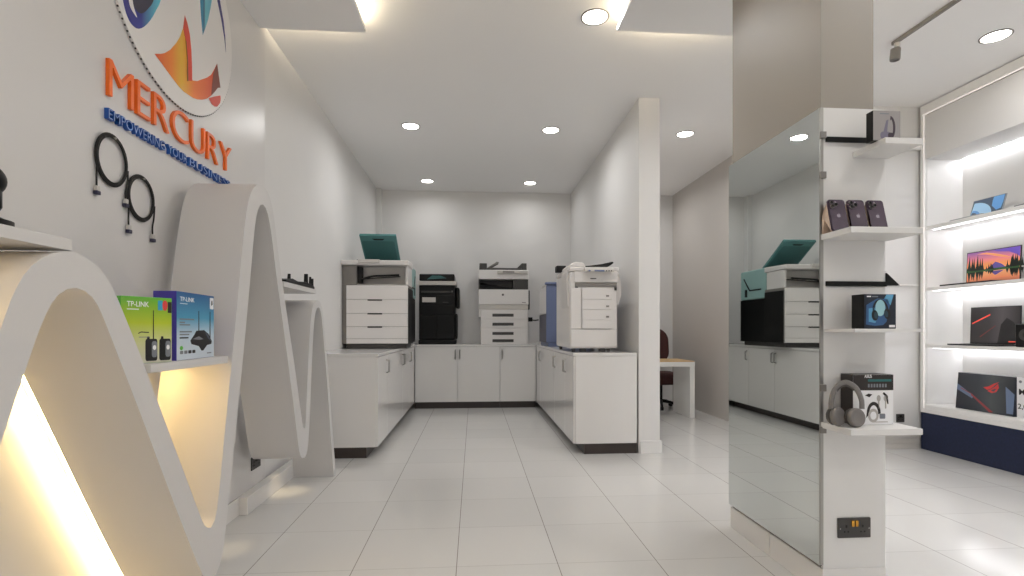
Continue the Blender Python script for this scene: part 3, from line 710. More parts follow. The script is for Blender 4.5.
cable('upper left black cable coil on the wall under the blue lettering', 2.287, 1.915, 0.094, 0.108,
      [[(2.203, 1.90), (2.199, 1.83), (2.199, 1.775)], [(2.388, 1.90), (2.384, 1.84), (2.372, 1.80), (2.372, 1.765)]])
cable('lower right black cable coil on the wall beside the tall wave', 2.478, 1.803, 0.093, 0.103,
      [[(2.396, 1.79), (2.392, 1.72), (2.392, 1.655)], [(2.578, 1.79), (2.572, 1.73), (2.562, 1.69), (2.562, 1.645)]])

def socket(name_label, o, u, v, n, w=0.15, h=0.09, key=None):
    """double socket plate with brass rocker; o is its lower left corner on the wall"""
    o, u, v, n = map(Vector, (o, u, v, n))
    t = thing('wall_socket', name_label, 'power socket', tuple(o), 'dark power sockets')
    mb = MB(); mb.plate(o + n * 0.0004, u, v, rrect(0, w, 0, h, 0.004), 0.007 if u.cross(v).dot(n) > 0 else -0.007)
    mb.build('plate', DGREY, t, bevel=0.0015)
    sg = 1 if u.cross(v).dot(n) > 0 else -1
    q = o + n * 0.0075
    for k in (0.44, 0.56):
        mb = MB(); mb.plate(q, u, v, rrect(w * k - 0.0065, w * k + 0.0065, h * 0.58, h * 0.88, 0.002), 0.005 * sg); mb.build('switch', key or GOLD, t, bevel=0.001)
    mb = MB()
    for bx_ in (0.25, 0.75):
        mb.plate(q, u, v, rrect(w * bx_ - .004, w * bx_ + .004, h * .52, h * .66, .001), 0.0012 * sg)
        for s in (-0.055, 0.055): mb.plate(q, u, v, rrect(w * (bx_ + s) - .0035, w * (bx_ + s) + .0035, h * .28, h * .36, .001), 0.0012 * sg)
    mb.build('pin_holes', BLACKS, t)
    mb = MB()
    for s in (0.06, 0.94): mb.plate(q, u, v, oval(w * s, h * .48, .003, .003, 10), 0.0015 * sg)
    mb.build('screw', CHROME, t)
socket('dark double socket with brass switches low on the pillar', (1.631, 2.206, 0.264), (1, 0, 0), (0, 0, 1), (0, -1, 0), 0.155, 0.09)
socket('dark socket low on the white wall right of the patterned earphone box', (4.266, 4.92, 0.266), (1, 0, 0), (0, 0, 1), (0, -1, 0), 0.086, 0.083, BLACKS)
socket('dark socket low on the left wall under the wave', (-1.53, 3.66, 0.23), (0, 1, 0), (0, 0, 1), (1, 0, 0), 0.15, 0.09, BLACKS)

# ================================================================== SIGN ON THE LEFT WALL
XW = -1.53
CYL, CZL, RL = 2.788, 2.926, 0.570
lg = thing('round_logo_sign', 'round white logo sign with blue and orange shapes on the left wall', 'sign', (XW, CYL, CZL))
mb = MB()
circ = [(y, min(z, 3.36)) for y, z in oval(CYL, CZL, RL, RL, 96)]
mb.prism([(XW + 0.0005, y, z) for y, z in circ], (0.0125, 0, 0)); mb.build('disc', DISC, lg, bevel=0.002)
mb = MB()
for i in range(0, 150):
    a = 2 * PI * i / 150
    y, z = CYL + (RL + 0.002) * math.cos(a), CZL + (RL + 0.002) * math.sin(a)
    if z < 3.3: mb.box(XW + 0.004, XW + 0.010, y - 0.003, y + 0.003, z - 0.003, z + 0.003)
o = mb.build('edge_dots', DGREY, lg)
GR_O = gradient_mat('flame_print', 'Y', -0.25, 0.36, [(0, (206, 52, 30)), (0.28, (232, 132, 32)), (0.42, (226, 176, 40)), (0.62, (232, 122, 40)), (1, (214, 70, 34))])
GR_B = gradient_mat('blue_print', 'Y', -0.45, -0.18, [(0, (40, 36, 130)), (0.5, (36, 44, 140)), (1, (90, 190, 210))])
GR_C = gradient_mat('cyan_print', 'Y', 0.16, 0.30, [(0, (30, 110, 160)), (0.45, (50, 140, 176)), (0.5, (24, 60, 110)), (0.62, (110, 190, 205)), (1, (90, 170, 195))])
RED = mat('red_print', (212, 66, 40), 0.4); BRN = mat('brown_print', (128, 62, 44), 0.4); IND = mat('indigo_print', (44, 40, 120), 0.4); DKP = mat('dark_print', (48, 44, 66), 0.4); OLV = mat('olive_print', (132, 92, 30), 0.4)
LX = XW + 0.0132
def shape(name, pts, m, k=0, smooth=True, parent=lg):
    q = [(p.x, p.y) for p in crom([(a, b, 0) for a, b in pts], 6, True)] if smooth else pts
    q = [(y * 1.0175, 1.2 + (z - 1.2) * 1.0175) for y, z in q]
    mb_ = MB(); mb_.prism([(LX + 0.0009 * k, y, z) for y, z in q], (0.0008, 0, 0)); return mb_.build(name, m, parent)
bo = [(2.30, 2.72), (2.297, 2.65), (2.308, 2.605), (2.33, 2.56), (2.36, 2.536), (2.402, 2.538), (2.449, 2.574), (2.499, 2.638), (2.54, 2.708), (2.572, 2.773), (2.60, 2.90), (2.56, 3.02), (2.45, 3.04), (2.36, 2.93), (2.32, 2.82)]
shape('blue_swirl', bo, GR_B)
shape('dark_eye', [(2.36, 2.70), (2.365, 2.641), (2.388, 2.615), (2.43, 2.622), (2.479, 2.676), (2.519, 2.745), (2.53, 2.86), (2.47, 2.93), (2.40, 2.84)], DKP, 1)
shape('white_glint', [(2.338, 2.70), (2.342, 2.63), (2.358, 2.598), (2.397, 2.584), (2.378, 2.612), (2.366, 2.65), (2.36, 2.72)], DISC, 2)
shape('cyan_blade', [(2.925, 3.12), (2.928, 3.0), (2.937, 2.92), (2.955, 2.825), (2.985, 2.885), (3.012, 2.945), (3.04, 3.03), (3.065, 3.13), (3.0, 3.30), (2.94, 3.24)], GR_C, 0, False)
shape('indigo_blade', [(3.105, 3.20), (3.118, 3.115), (3.16, 3.045), (3.20, 2.95), (3.220, 2.872), (3.212, 2.96), (3.19, 3.045), (3.15, 3.13), (3.11, 3.22)], IND, 0, False)
shape('flame', [(2.525, 2.492), (2.57, 2.515), (2.604, 2.537), (2.65, 2.578), (2.70, 2.638), (2.735, 2.69), (2.762, 2.748), (2.785, 2.70), (2.80, 2.60), (2.835, 2.53), (2.855, 2.526), (2.90, 2.545), (2.947, 2.577), (3.0, 2.612), (3.046, 2.651), (3.085, 2.705), (3.113, 2.749), (3.10, 2.68), (3.07, 2.585), (3.046, 2.533), (3.0, 2.495), (2.947, 2.465), (2.90, 2.446), (2.855, 2.434), (2.769, 2.427), (2.72, 2.434), (2.677, 2.446), (2.63, 2.460), (2.58, 2.476)], GR_O, 0, False)
shape('red_blade', [(2.777, 2.825), (2.80, 2.80), (2.823, 2.755), (2.838, 2.68), (2.845, 2.60), (2.846, 2.52), (2.80, 2.498), (2.800, 2.60), (2.785, 2.70), (2.762, 2.750)], RED, 1, False)
shape('olive_line', [(2.783, 2.70), (2.79, 2.70), (2.806, 2.60), (2.808, 2.50), (2.797, 2.496), (2.797, 2.60)], OLV, 2, False)
shape('brown_blade', [(3.113, 2.749), (3.128, 2.70), (3.151, 2.627), (3.12, 2.612), (3.085, 2.573), (3.046, 2.533), (3.055, 2.60), (3.068, 2.669)], BRN, 1, False)
shape('red_drop', [(3.017, 2.505), (3.08, 2.543), (3.151, 2.581), (3.155, 2.56), (3.147, 2.535), (3.113, 2.499), (3.085, 2.487), (3.05, 2.486)], RED, 1, False)

ms = thing('company_name_sign', 'orange raised letters MERCURY on the left wall', 'sign', (XW, 2.8, 2.175))
word = 'MERCURY'
ws = []
for ch in word:
    xs = [p[0] for p in glyphs(ch, -0.012)[0]]; ws.append(max(xs) - min(xs))
gap = 0.10; total = sum(ws) + gap * 6; k = (3.347 - 2.262) / total; y = 2.262
for ch, w in zip(word, ws):
    mb = MB(); mb.text(ch, (XW + 0.0004, y, 2.176), (0, 1, 0), (0, 0, 1), 0.160, w * k, 0.016, 0, -0.012)
    mb.build('letter', ORANGE, ms, angle=30); y += (w + gap) * k
tg = thing('slogan_sign', 'small blue raised slogan letters on the left wall under the orange name', 'sign', (XW, 2.8, 2.08))
y = 2.254
for wd, y0, y1 in (('EMPOWERING', 2.254, 2.648), ('YOUR', 2.672, 2.84), ('BUSINESS', 2.866, 3.325)):
    mb = MB(); mb.text(wd, (XW + 0.0003, y0, 2.079), (0, 1, 0), (0, 0, 1), 0.043, y1 - y0, 0.018, 0, 0.008)
    mb.text(wd, (XW + 0.0184, y0 + 0.002, 2.0805), (0, 1, 0), (0, 0, 1), 0.040, y1 - y0 - 0.004, 0.0008, 1, -0.026)
    mb.build('word', [TAGB, TAGW], tg, angle=30)

# ================================================================== ROUTER BOXES
GREEN = gradient_mat('green_box_print', 'Z', 0.0, 0.245, [(0, (206, 206, 190)), (0.3, (204, 206, 150)), (0.6, (178, 196, 40)), (1, (84, 168, 44))])
BLUEB = gradient_mat('blue_box_print', 'Z', 0.0, 0.276, [(0, (206, 216, 226)), (0.35, (190, 208, 222)), (0.62, (70, 150, 186)), (1, (26, 84, 140))])
VIOL = mat('violet_board', (70, 56, 160), 0.45); WPR = mat('white_print', (236, 236, 238), 0.45); BPR = mat('black_print', (18, 18, 20), 0.35); GPR = mat('grey_print', (120, 124, 132), 0.45)
CYPR = mat('cyan_tag_print', (40, 150, 190), 0.45); RDPR = mat('red_tag_print', (206, 60, 60), 0.45); GNPR = mat('green_tag_print', (90, 180, 60), 0.45)
SHT = 1.0785
# frames: faces turned towards the camera (normal -Y, a little +X)
def router_box(label, corner, ang, w, h, d, face_m, side_m, side='left'):
    u = Vector((math.cos(ang), math.sin(ang), 0)); nrm = Vector((math.sin(ang), -math.cos(ang), 0)); v = Vector((0, 0, 1))
    t = thing('router_box', label, 'box', corner, 'router boxes on the white shelf')
    o = Vector(corner)
    mb = MB(); mb.prism([o, o + u * w, o + u * w - nrm * d, o - nrm * d], v * h); mb.build('carton', [side_m], t, bevel=0.0012)
    mb = MB(); mb.plate(o + nrm * 0.0004, u, v, [(0.001, 0.001), (w - 0.001, 0.001), (w - 0.001, h - 0.001), (0.001, h - 0.001)], 0.0006, 0)
    mb.build('front_panel', [face_m], t)
    return t, o + nrm * 0.0011, u, v, nrm
import math as _m
t, o, u, v, nrm = router_box('green and yellow router box on the white shelf, left of the blue one', (-1.24, 1.908, SHT), _m.atan2(0.164, 0.08), 0.183, 0.243, 0.045, GREEN, GNPR)
mb = MB(); u = u * (0.183 / 0.36); v = v * (0.243 / 0.268)
w, h = 0.36, 0.268
mb.text('TP-LINK', o + u * 0.04 + v * 0.228, u, v, 0.020, 0.15, 0.0006, 0, 0.01)
mb.plate(o, u, v, [(0.04, 0.215), (0.12, 0.215), (0.12, 0.219), (0.04, 0.219)], 0.0006, 0)
mb.plate(o, u, v, [(w - .105, .216), (w - .072, .216), (w - .072, .256), (w - .105, .256)], .0006, 2)
mb.plate(o, u, v, oval(w - .053, .236, .019, .022, 20), .0006, 3)
mb.plate(o, u, v, [(w - .032, .206), (w - .004, .206), (w - .004, .252), (w - .032, .252)], .0006, 1)
# aerial and two adapters
mb.plate(o, u, v, [(.218, .085), (.226, .085), (.2245, .215), (.2195, .215)], .0006, 1)
for q in (0.165, 0.265):
    mb.plate(o, u, v, rrect(q, q + .085, .008, .098, .012), .0006, 1)
    mb.plate(o, u, v, rrect(q + .012, q + .03, .092, .108, .004), .0006, 1)
    mb.plate(o + nrm * .0007, u, v, rrect(q + .045, q + .082, .022, .088, .012), .0006, 4)
    mb.plate(o + nrm * .0014, u, v, oval(q + .063, .062, .012, .010, 16), .0006, 0)
mb.plate(o, u, v, [(.115, .118), (.135, .124), (.19, .122), (.19, .126), (.135, .128), (.115, .122)], .0006, 1)
mb.plate(o, u, v, [(.12, .104), (.19, .104), (.19, .107), (.12, .107)], .0006, 4)
mb.build('box_graphics', [WPR, BPR, CYPR, RDPR, GPR], t)
t, o, u, v, nrm = router_box('blue and white router box with violet side on the white shelf', (-1.17, 2.122, SHT), math.radians(93.5), 0.335, 0.276, 0.085, BLUEB, VIOL)
w, h = 0.235, 0.292
mb = MB(); u = u * (0.335 / 0.235); v = v * (0.276 / 0.292)
mb.text('TP-LINK', o + u * 0.018 + v * 0.252, u, v, 0.018, 0.085, 0.0006, 0, 0.01)
mb.plate(o, u, v, [(.018, .24), (.06, .24), (.06, .243), (.018, .243)], .0006, 0)
mb.plate(o, u, v, rrect(w - .03, w - .005, .228, .282, .004), .0006, 0)
mb.plate(o + nrm * .0007, u, v, [(w - .022, .245), (w - .012, .25), (w - .014, .27), (w - .02, .268)], .0006, 1)
for i, (zz, ww) in enumerate(((.172, .085), (.158, .03), (.148, .06), (.118, .07), (.106, .055), (.092, .05))):
    mb.plate(o, u, v, [(.016, zz), (.016 + ww, zz), (.016 + ww, zz + .006), (.016, zz + .006)], .0006, 2 if i != 5 else 1)
mb.plate(o, u, v, oval(.026, .052, .009, .009, 14), .0006, 3)
for i in range(4): mb.plate(o, u, v, rrect(.018 + i * .024, .036 + i * .024, .026, .040, .003), .0006, 1 if i > 1 else 2)
mb.plate(o, u, v, [(.128, .12), (.133, .12), (.1325, .215), (.1285, .215)], .0006, 1)
mb.plate(o, u, v, [(.203, .09), (.209, .09), (.2085, .215), (.2045, .215)], .0006, 1)
mb.plate(o, u, v, [(.078, .082), (.10, .105), (.115, .125), (.165, .128), (.195, .11), (.218, .075), (.214, .062), (.185, .058), (.16, .034), (.148, .034), (.13, .055), (.085, .066)], .0006, 1)
mb.plate(o + nrm * .0007, u, v, [(.09, .088), (.13, .10), (.16, .086), (.13, .084)], .0006, 2)
mb.plate(o + nrm * .0007, u, v, [(.168, .12), (.19, .106), (.212, .076), (.19, .09)], .0006, 4)
mb.plate(o, u, v, [(.185, .018), (.215, .018), (.215, .023), (.185, .023)], .0006, 2)
mb.build('box_graphics', [WPR, BPR, GPR, GNPR, mat('dark_steel_print', (70, 80, 96), 0.35)], t)

# ================================================================== PILLAR SHELVES
PY = 2.206
def pshelf(label, x0, x1, z, y0=2.02, th=0.026):
    mb_ = MB(); mb_.box(x0, x1, y0, PY - 0.0005, z - th, z)
    o_ = mb_.build('pillar_shelf', WALL, None, bevel=0.002)
    return tag(o_, label, 'shelf', 'white shelves on the pillar front')
pshelf('white pillar shelf under the grey headset box, topmost of the four', 1.705, 1.872, 2.002)
pshelf('white pillar shelf carrying the three phones', 1.554, 1.872, 1.629)
pshelf('white pillar shelf carrying the dark blue headset box', 1.57, 1.872, 1.205, th=0.014)
pshelf('white pillar shelf carrying the grey headphones, lowest of the four', 1.554, 1.872, 0.787)

def carton(label, x0, x1, y0, y1, z0, z1, mside, mface, cat='box', name='headset_box'):
    t = thing(name, label, cat, ((x0 + x1) / 2, (y0 + y1) / 2, z0), 'boxes on the pillar shelves')
    mb_ = MB(); mb_.box(x0, x1, y0 + 0.001, y1, z0, z1); mb_.build('carton', mside, t, bevel=0.001)
    if mface:
        mb_ = MB(); mb_.box(x0 + 0.0006, x1 - 0.0006, y0, y0 + 0.0009, z0 + 0.0006, z1 - 0.0006); mb_.build('front_panel', mface, t)
    return t
def headphone_art(o, u, v, cx, cy, s, m_band, m_cup, m_in, mb_, tilt=0.0):
    """flat printed headphones: band arc and two cups"""
    R = lambda a, b: (cx + s * (a * math.cos(tilt) - b * math.sin(tilt)), cy + s * (a * math.sin(tilt) + b * math.cos(tilt)))
    outer = [R(.42 * math.cos(a), .1 + .55 * math.sin(a)) for a in [PI * i / 20 for i in range(21)]]
    inner = [R(.32 * math.cos(a), .1 + .45 * math.sin(a)) for a in [PI * (20 - i) / 20 for i in range(21)]]
    mb_.plate(o, u, v, outer + inner, .0006, m_band)
    for sx in (-1, 1):
        e = oval(0, 0, .17, .27, 20); mb_.plate(o, u, v, [R(sx * .33 + a, -.12 + b) for a, b in e], .0008, m_cup)
        e = oval(0, 0, .09, .17, 20); mb_.plate(o, u, v, [R(sx * .28 + a, -.12 + b) for a, b in e], .0011, m_in)
GBOX = mat('grey_carton_print', (150, 146, 146), 0.45); LIL = mat('lilac_grey_print', (112, 108, 128), 0.45); DPUR = mat('deep_purple_print', (52, 38, 52), 0.4)
t = carton('grey box picturing black headphones, topmost on the pillar', 1.684, 1.806, 2.06, 2.10, 2.0025, 2.13, BLACK, GBOX)
mb = MB(); o, u, v = Vector((1.684, 2.0599, 2.0025)), Vector((1, 0, 0)), Vector((0, 0, 1))
mb.plate(o, u, v, [(.075, .085)] + [(.075 + .024 * math.sin(a), .055 + .05 * math.cos(a)) for a in [.1 + 2.6 * i / 14 for i in range(15)]] + [(.078 + .011 * math.sin(a), .055 + .036 * math.cos(a)) for a in [2.7 - 2.6 * i / 14 for i in range(15)]], .0006, 0)
mb.plate(o, u, v, [(.044, .03), (.058, .085), (.068, .09), (.064, .06), (.062, .03)], .0006, 1)
mb.plate(o, u, v, rrect(.032, .078, .006, .038, .012), .0007, 1)
mb.plate(o, u, v, rrect(.066, .09, .008, .034, .008), .0009, 0)
mb.plate(o, u, v, [(.03, .112), (.07, .112), (.07, .116), (.03, .116)], .0006, 2)
mb.build('box_graphics', [DPUR, LIL, GPR], t)

# blue lit headset box
NBOX = mat('night_blue_print', (22, 30, 46), 0.3); GLOW = mat('ice_blue_print', (86, 150, 190), 0.35); GLOW2 = mat('steel_blue_print', (46, 86, 132), 0.35); TQ = mat('pale_aqua_print', (150, 196, 206), 0.35)
x0, x1, z0, z1 = 1.645, 1.788, 1.2055, 1.352
t = carton('dark box picturing a headset in blue light, on the middle pillar shelf', x0, x1, 2.062, 2.135, z0, z1, BLACK, NBOX)
mb = MB(); o = Vector((x0, 2.0619, z0)); w, h = x1 - x0, z1 - z0
mb.plate(o, u, v, [(.008, .018), (.05, .012), (.085, .016), (.10, .03), (.115, .10), (.105, .125), (.06, .128), (.03, .112), (.01, .10)], .0004, 1)
mb.plate(o, u, v, [(.02, .03), (.05, .024), (.062, .06), (.045, .09), (.02, .085)], .0006, 0)
mb.plate(o, u, v, [(.09, .128), (.118, .1), (.132, .145), (.10, .145)], .0004, 0)
mb.plate(o, u, v, oval(.072, .088, .022, .035, 20), .0007, 2)
headphone_art(o, u, v, .074, .07, .085, 3, 3, 4, mb, 0.12)
mb.plate(o, u, v, [(.112, .006), (.138, .006), (.138, .016), (.112, .016)], .0006, 5)
mb.plate(o, u, v, [(.012, .134), (.03, .134), (.03, .139), (.012, .139)], .0006, 5)
mb.plate(o, u, v, [(.034, .134), (.062, .134), (.062, .138), (.034, .138)], .0006, 6)
mb.build('box_graphics', [GLOW, GLOW2, TQ, BPR, mat('teal_shadow_print', (36, 62, 74), .35), WPR, GPR], t)

# earphone carton behind the headphones
BRB = mat('brown_black_print', (38, 31, 29), 0.4); TQP = mat('teal_print', (36, 104, 106), 0.4)
x0, x1, z0, z1 = 1.640, 1.826, 0.7875, 1.006
t = carton('black and white boxed earphones behind the grey headphones', x0, x1, 2.12, 2.195, z0, z1, BRB, WPR, name='earphone_box')
mb = MB(); o = Vector((x0, 2.1199, z0)); w, h = x1 - x0, z1 - z0
mb.plate(o, u, v, [(0.0006, .150), (w - .0006, .150), (w - .0006, h - .001), (0.0006, h - .001)], .0005, 0)
mb.text('ASUS', o + u * .052 + v * .205 + Vector((0, -.0006, 0)), u, v, .013, .034, .0005, 1, .02)
mb.plate(o + Vector((0, -.0006, 0)), u, v, [(.068, .188), (w - .01, .188), (w - .01, .198), (.068, .198)], .0005, 2)
for i in range(7): mb.plate(o + Vector((0, -.0006, 0)), u, v, [(.068 + i * .013, .163), (.076 + i * .013, .163), (.076 + i * .013, .178), (.068 + i * .013, .178)], .0005, 3)
mb.plate(o, u, v, [(.06, .03)] + [(.095 + .032 * math.cos(a), .05 + .05 * math.sin(a)) for a in [PI - PI * i / 14 for i in range(15)]] + [(.095 + .021 * math.cos(a), .045 + .04 * math.sin(a)) for a in [PI * i / 14 for i in range(15)]], .0006, 0)
mb.plate(o, u, v, oval(.093, .04, .024, .03, 18), .0009, 4)
mb.plate(o, u, v, oval(.093, .04, .014, .018, 18), .0012, 1)
for sx in (.118, .150):
    mb.plate(o, u, v, oval(sx, .115, .009, .014, 16), .0006, 4)
    mb.plate(o, u, v, rrect(sx - .003, sx + .003, .07, .105, .002), .0006, 4)
mb.plate(o, u, v, [(.136, .135), (.152, .12), (.158, .09), (.163, .09), (.160, .125), (.142, .142)], .0006, 0)
mb.plate(o, u, v, [(.055, .128), (.075, .12), (.088, .132), (.072, .136)], .0006, 0)
mb.plate(o, u, v, rrect(.122, .148, .026, .048, .004), .0006, 3)
mb.plate(o, u, v, [(.09, .01), (.16, .01), (.16, .014), (.09, .014)], .0006, 4)
mb.build('box_graphics', [BRB, WPR, TQP, GPR, mat('pale_grey_print', (176, 172, 168), .45)], t)

# grey headphones
HG = mat('grey_headphone_plastic', (112, 108, 106), 0.4); HD = mat('dark_grey_cushion', (70, 66, 64), 0.6)
t = thing('headphones', 'grey over-ear headphones standing in front of the black and white box', 'headphones', (1.59, 2.08, 0.787))
c1, c2 = Vector((1.522, 2.085, 0.8225)), Vector((1.607, 2.052, 0.8155))
c1 = Vector((1.552, 2.094, 0.8305)); c2 = Vector((1.617, 2.070, 0.8285))
top = Vector((1.582, 2.10, 0.974))
arc = crom([c1 + Vector((-0.028, .004, .030)), Vector((1.530, 2.103, .900)), Vector((1.549, 2.105, .948)), Vector((1.590, 2.101, .974)), Vector((1.630, 2.092, .952)), Vector((1.648, 2.082, .905)), c2 + Vector((0.028, .004, .036))], 8)
mb = MB(); mb.tube(arc, 0.0085, n=12, flat=1.5, up=(0.3, -1, 0)); hb = mb.build('headband', HG, t)
mb = MB(); mb.tube(arc[16:-16], 0.0065, n=10, flat=1.7, up=(0.3, -1, 0))
mb.v = [p + (Vector((1.582, 2.09, .87)) - p).normalized() * 0.006 for p in mb.v]; mb.build('headband_pad', HD, hb)
for c, ax, in ((c1, Vector((0.35, -1, 0.12))), (c2, Vector((0.15, -1, 0.1)))):
    mb = MB(); mb.lathe([(0.012, -0.013), (0.036, -0.012), (0.0405, -0.006), (0.0405, 0.004), (0.036, 0.010), (0.026, 0.012), (0.022, 0.0105), (0.001, 0.0105)], c, ax, n=36)
    e = mb.build('ear_cup', HG, t)
    mb = MB(); mb.lathe([(0.020, -0.014), (0.036, -0.014), (0.038, -0.022), (0.034, -0.030), (0.022, -0.030), (0.020, -0.02)], c, ax, n=32); mb.build('ear_cushion', HD, e)
for a, b in ((arc[4], arc[0]), (arc[-5], arc[-1])):
    mb = MB(); mb.tube([a, (a + b) / 2, b], 0.0055, n=10, flat=1.8, up=(0.3, -1, 0)); mb.build('slider', CHROME, t)

# three phones on little stands
PH = mat('deep_purple_glass', (74, 60, 76), 0.22, coat=0.3); PF = mat('purple_steel_frame', (92, 76, 90), 0.25, metal=1.0); LOGO = mat('phone_logo', (196, 184, 200), 0.25, metal=.6)
STAND = mat('beige_acrylic_stand', (208, 186, 168), 0.35)
def phone(xb):
    lean = math.radians(14); skew = 0.0; PHH = 0.150
    t = thing('smartphone', '', 'phone', (xb, 2.13, 1.629), 'dark purple phones on the pillar shelf')
    u = Vector((1, 0.0, 0)); v = Vector((skew / 0.16, math.sin(lean), math.cos(lean))).normalized()
    nrm = Vector((0, -math.cos(lean), math.sin(lean))); o = Vector((xb, 2.128, 1.6305))
    mb_ = MB(); mb_.prism([o + u * a + v * b for a, b in rrect(0, .078, 0, PHH, .012, 6)], -nrm * 0.008); mb_.build('frame', PF, t)
    mb_ = MB(); mb_.prism([o + nrm * .0003 + u * a + v * b for a, b in rrect(.001, .077, .001, PHH - .001, .0115, 6)], nrm * 0.0012); bk = mb_.build('back_glass', PH, t, bevel=0.0005)
    q = o + nrm * .0016 - v * .013
    mb_ = MB(); mb_.prism([q + u * a + v * b for a, b in rrect(.004, .041, .117, .156, .009, 6)], nrm * 0.0022); cb = mb_.build('camera_plate', PH, t)
    mb_ = MB()
    for a, b in ((.0135, .146), (.0135, .127), (.0315, .1365)):
        mb_.lathe([(.0078, 0), (.0078, .003), (.006, .0035), (.0055, .002), (.001, .002)], q + nrm * .0022 + u * a + v * b, nrm, n=20)
    l = mb_.build('lenses', BLACK, t)
    mb_ = MB()
    for a, b in ((.0135, .146), (.0135, .127), (.0315, .1365)):
        mb_.lathe([(.0084, 0), (.0084, .0032), (.0079, .0036), (.0078, 0)], q + nrm * .0022 + u * a + v * b, nrm, n=20)
    mb_.build('lens_rings', STEEL, l)
    mb_ = MB(); mb_.lathe([(.0035, 0), (.0035, .001), (.001, .001)], q + nrm * .0022 + u * .032 + v * .149, nrm, n=14)
    mb_.build('flash', LOGO, t)
    # fruit emblem
    ap = [(.0, .0055), (.003, .0068), (.006, .0062), (.0078, .004), (.0062, .001), (.0078, -.0025), (.0055, -.0068), (.003, -.008), (0, -.0072), (-.003, -.008), (-.0058, -.0062), (-.0078, -.001), (-.0072, .004), (-.0045, .0066)]
    mb_ = MB(); mb_.prism([q + u * (.039 + p.x) + v * (.085 + p.y) for p in crom([(a, b, 0) for a, b in ap], 4, True)], nrm * .0004)
    lf = [(.0005, .0075), (.0042, .0105), (.0046, .0128), (.001, .0105)]
    mb_.prism([q + u * (.039 + a) + v * (.085 + b) for a, b in lf], nrm * .0004); mb_.build('emblem', LOGO, t)
    mb_ = MB(); bo_ = o - nrm * .0085
    mb_.prism([bo_ + u * .0 + v * .002, bo_ + u * .0 + v * .135, Vector((xb, 2.198, 1.6305)), Vector((xb, 2.198, 1.71))], u * .066); mb_.build('stand', STAND, t)
    return t
p0 = phone(1.554)
p0['label'] = 'leftmost of the three purple phones on the pillar shelf'
dup(p0, (0.0903, 0, 0), 'middle one of the three purple phones on the pillar shelf')
dup(p0, (0.1806, 0, 0), 'rightmost of the three purple phones on the pillar shelf')

# ================================================================== LIT DISPLAY ON THE RIGHT WALL
DX, DB, DY1, DY0 = 4.51, 4.93, 4.876, 0.9
dc = thing('display_cabinet', 'tall white lit display cabinet with a navy base along the right wall', 'display cabinet', (4.73, 2.9, 0))
B('navy_base', NAVY, dc, (DX, DB, DY0, DY1 + 0.015, 0.001, 0.372), bevel=0.002)
B('frame', FRAMEW, dc, (DX - 0.008, DX + 0.02, DY1 - 0.03, DY1 + 0.018, 0.373, 3.455), (DX - 0.008, DX + 0.02, DY0, DY1 - 0.03, 3.37, 3.455), (DX - 0.008, DX + 0.02, DY0, DY1 - 0.03, 0.373, 0.415), (DX - 0.002, DX + 0.025, DY0, DY1 - 0.03, 0.415, 0.452), bevel=0.004)
o = B('light_line', LEDF, dc, (DX - 0.0095, DX - 0.0085, DY0, DY1 - 0.012, 3.352, 3.364), (DX - 0.0095, DX - 0.0085, DY1 - 0.0315, DY1 - 0.0225, 0.42, 3.352), bevel=0)
o['label'] = 'thin pale light line'
B('header', WALL, dc, (DX + 0.005, DX + 0.024, DY0, DY1 - 0.031, 2.91, 3.351), (DX + 0.0245, DB, DY0, DY1 - 0.031, 2.91, 2.935), bevel=0.001)
B('back_panel', FRAMEW, dc, (DB - 0.012, DB, DY0, DY1 - 0.031, 0.44, 2.909), bevel=0)
B('end_panel', FRAMEW, dc, (DX + 0.021, DB - 0.0125, DY1 - 0.0305, DY1, 0.40, 2.909), bevel=0)
B('bottom_shelf', FRAMEW, dc, (DX + 0.026, DB - 0.013, DY0, DY1 - 0.031, 0.43, 0.455), bevel=0.001)
for z in (1.055, 1.625, 2.235):
    B('shelf', FRAMEW, dc, (DX + 0.006, DB - 0.013, DY0, DY1 - 0.031, z - 0.032, z), bevel=0.002)
for z in (1.022, 1.592, 2.202, 2.909):
    o = B('led_strip', LEDW if z > 1.5 else LEDW2, dc, (DB - 0.046, DB - 0.0135, DY0 + 0.02, DY1 - 0.06, z - 0.008, z - 0.0006), bevel=0)
    o['label'] = 'added front fill strip'

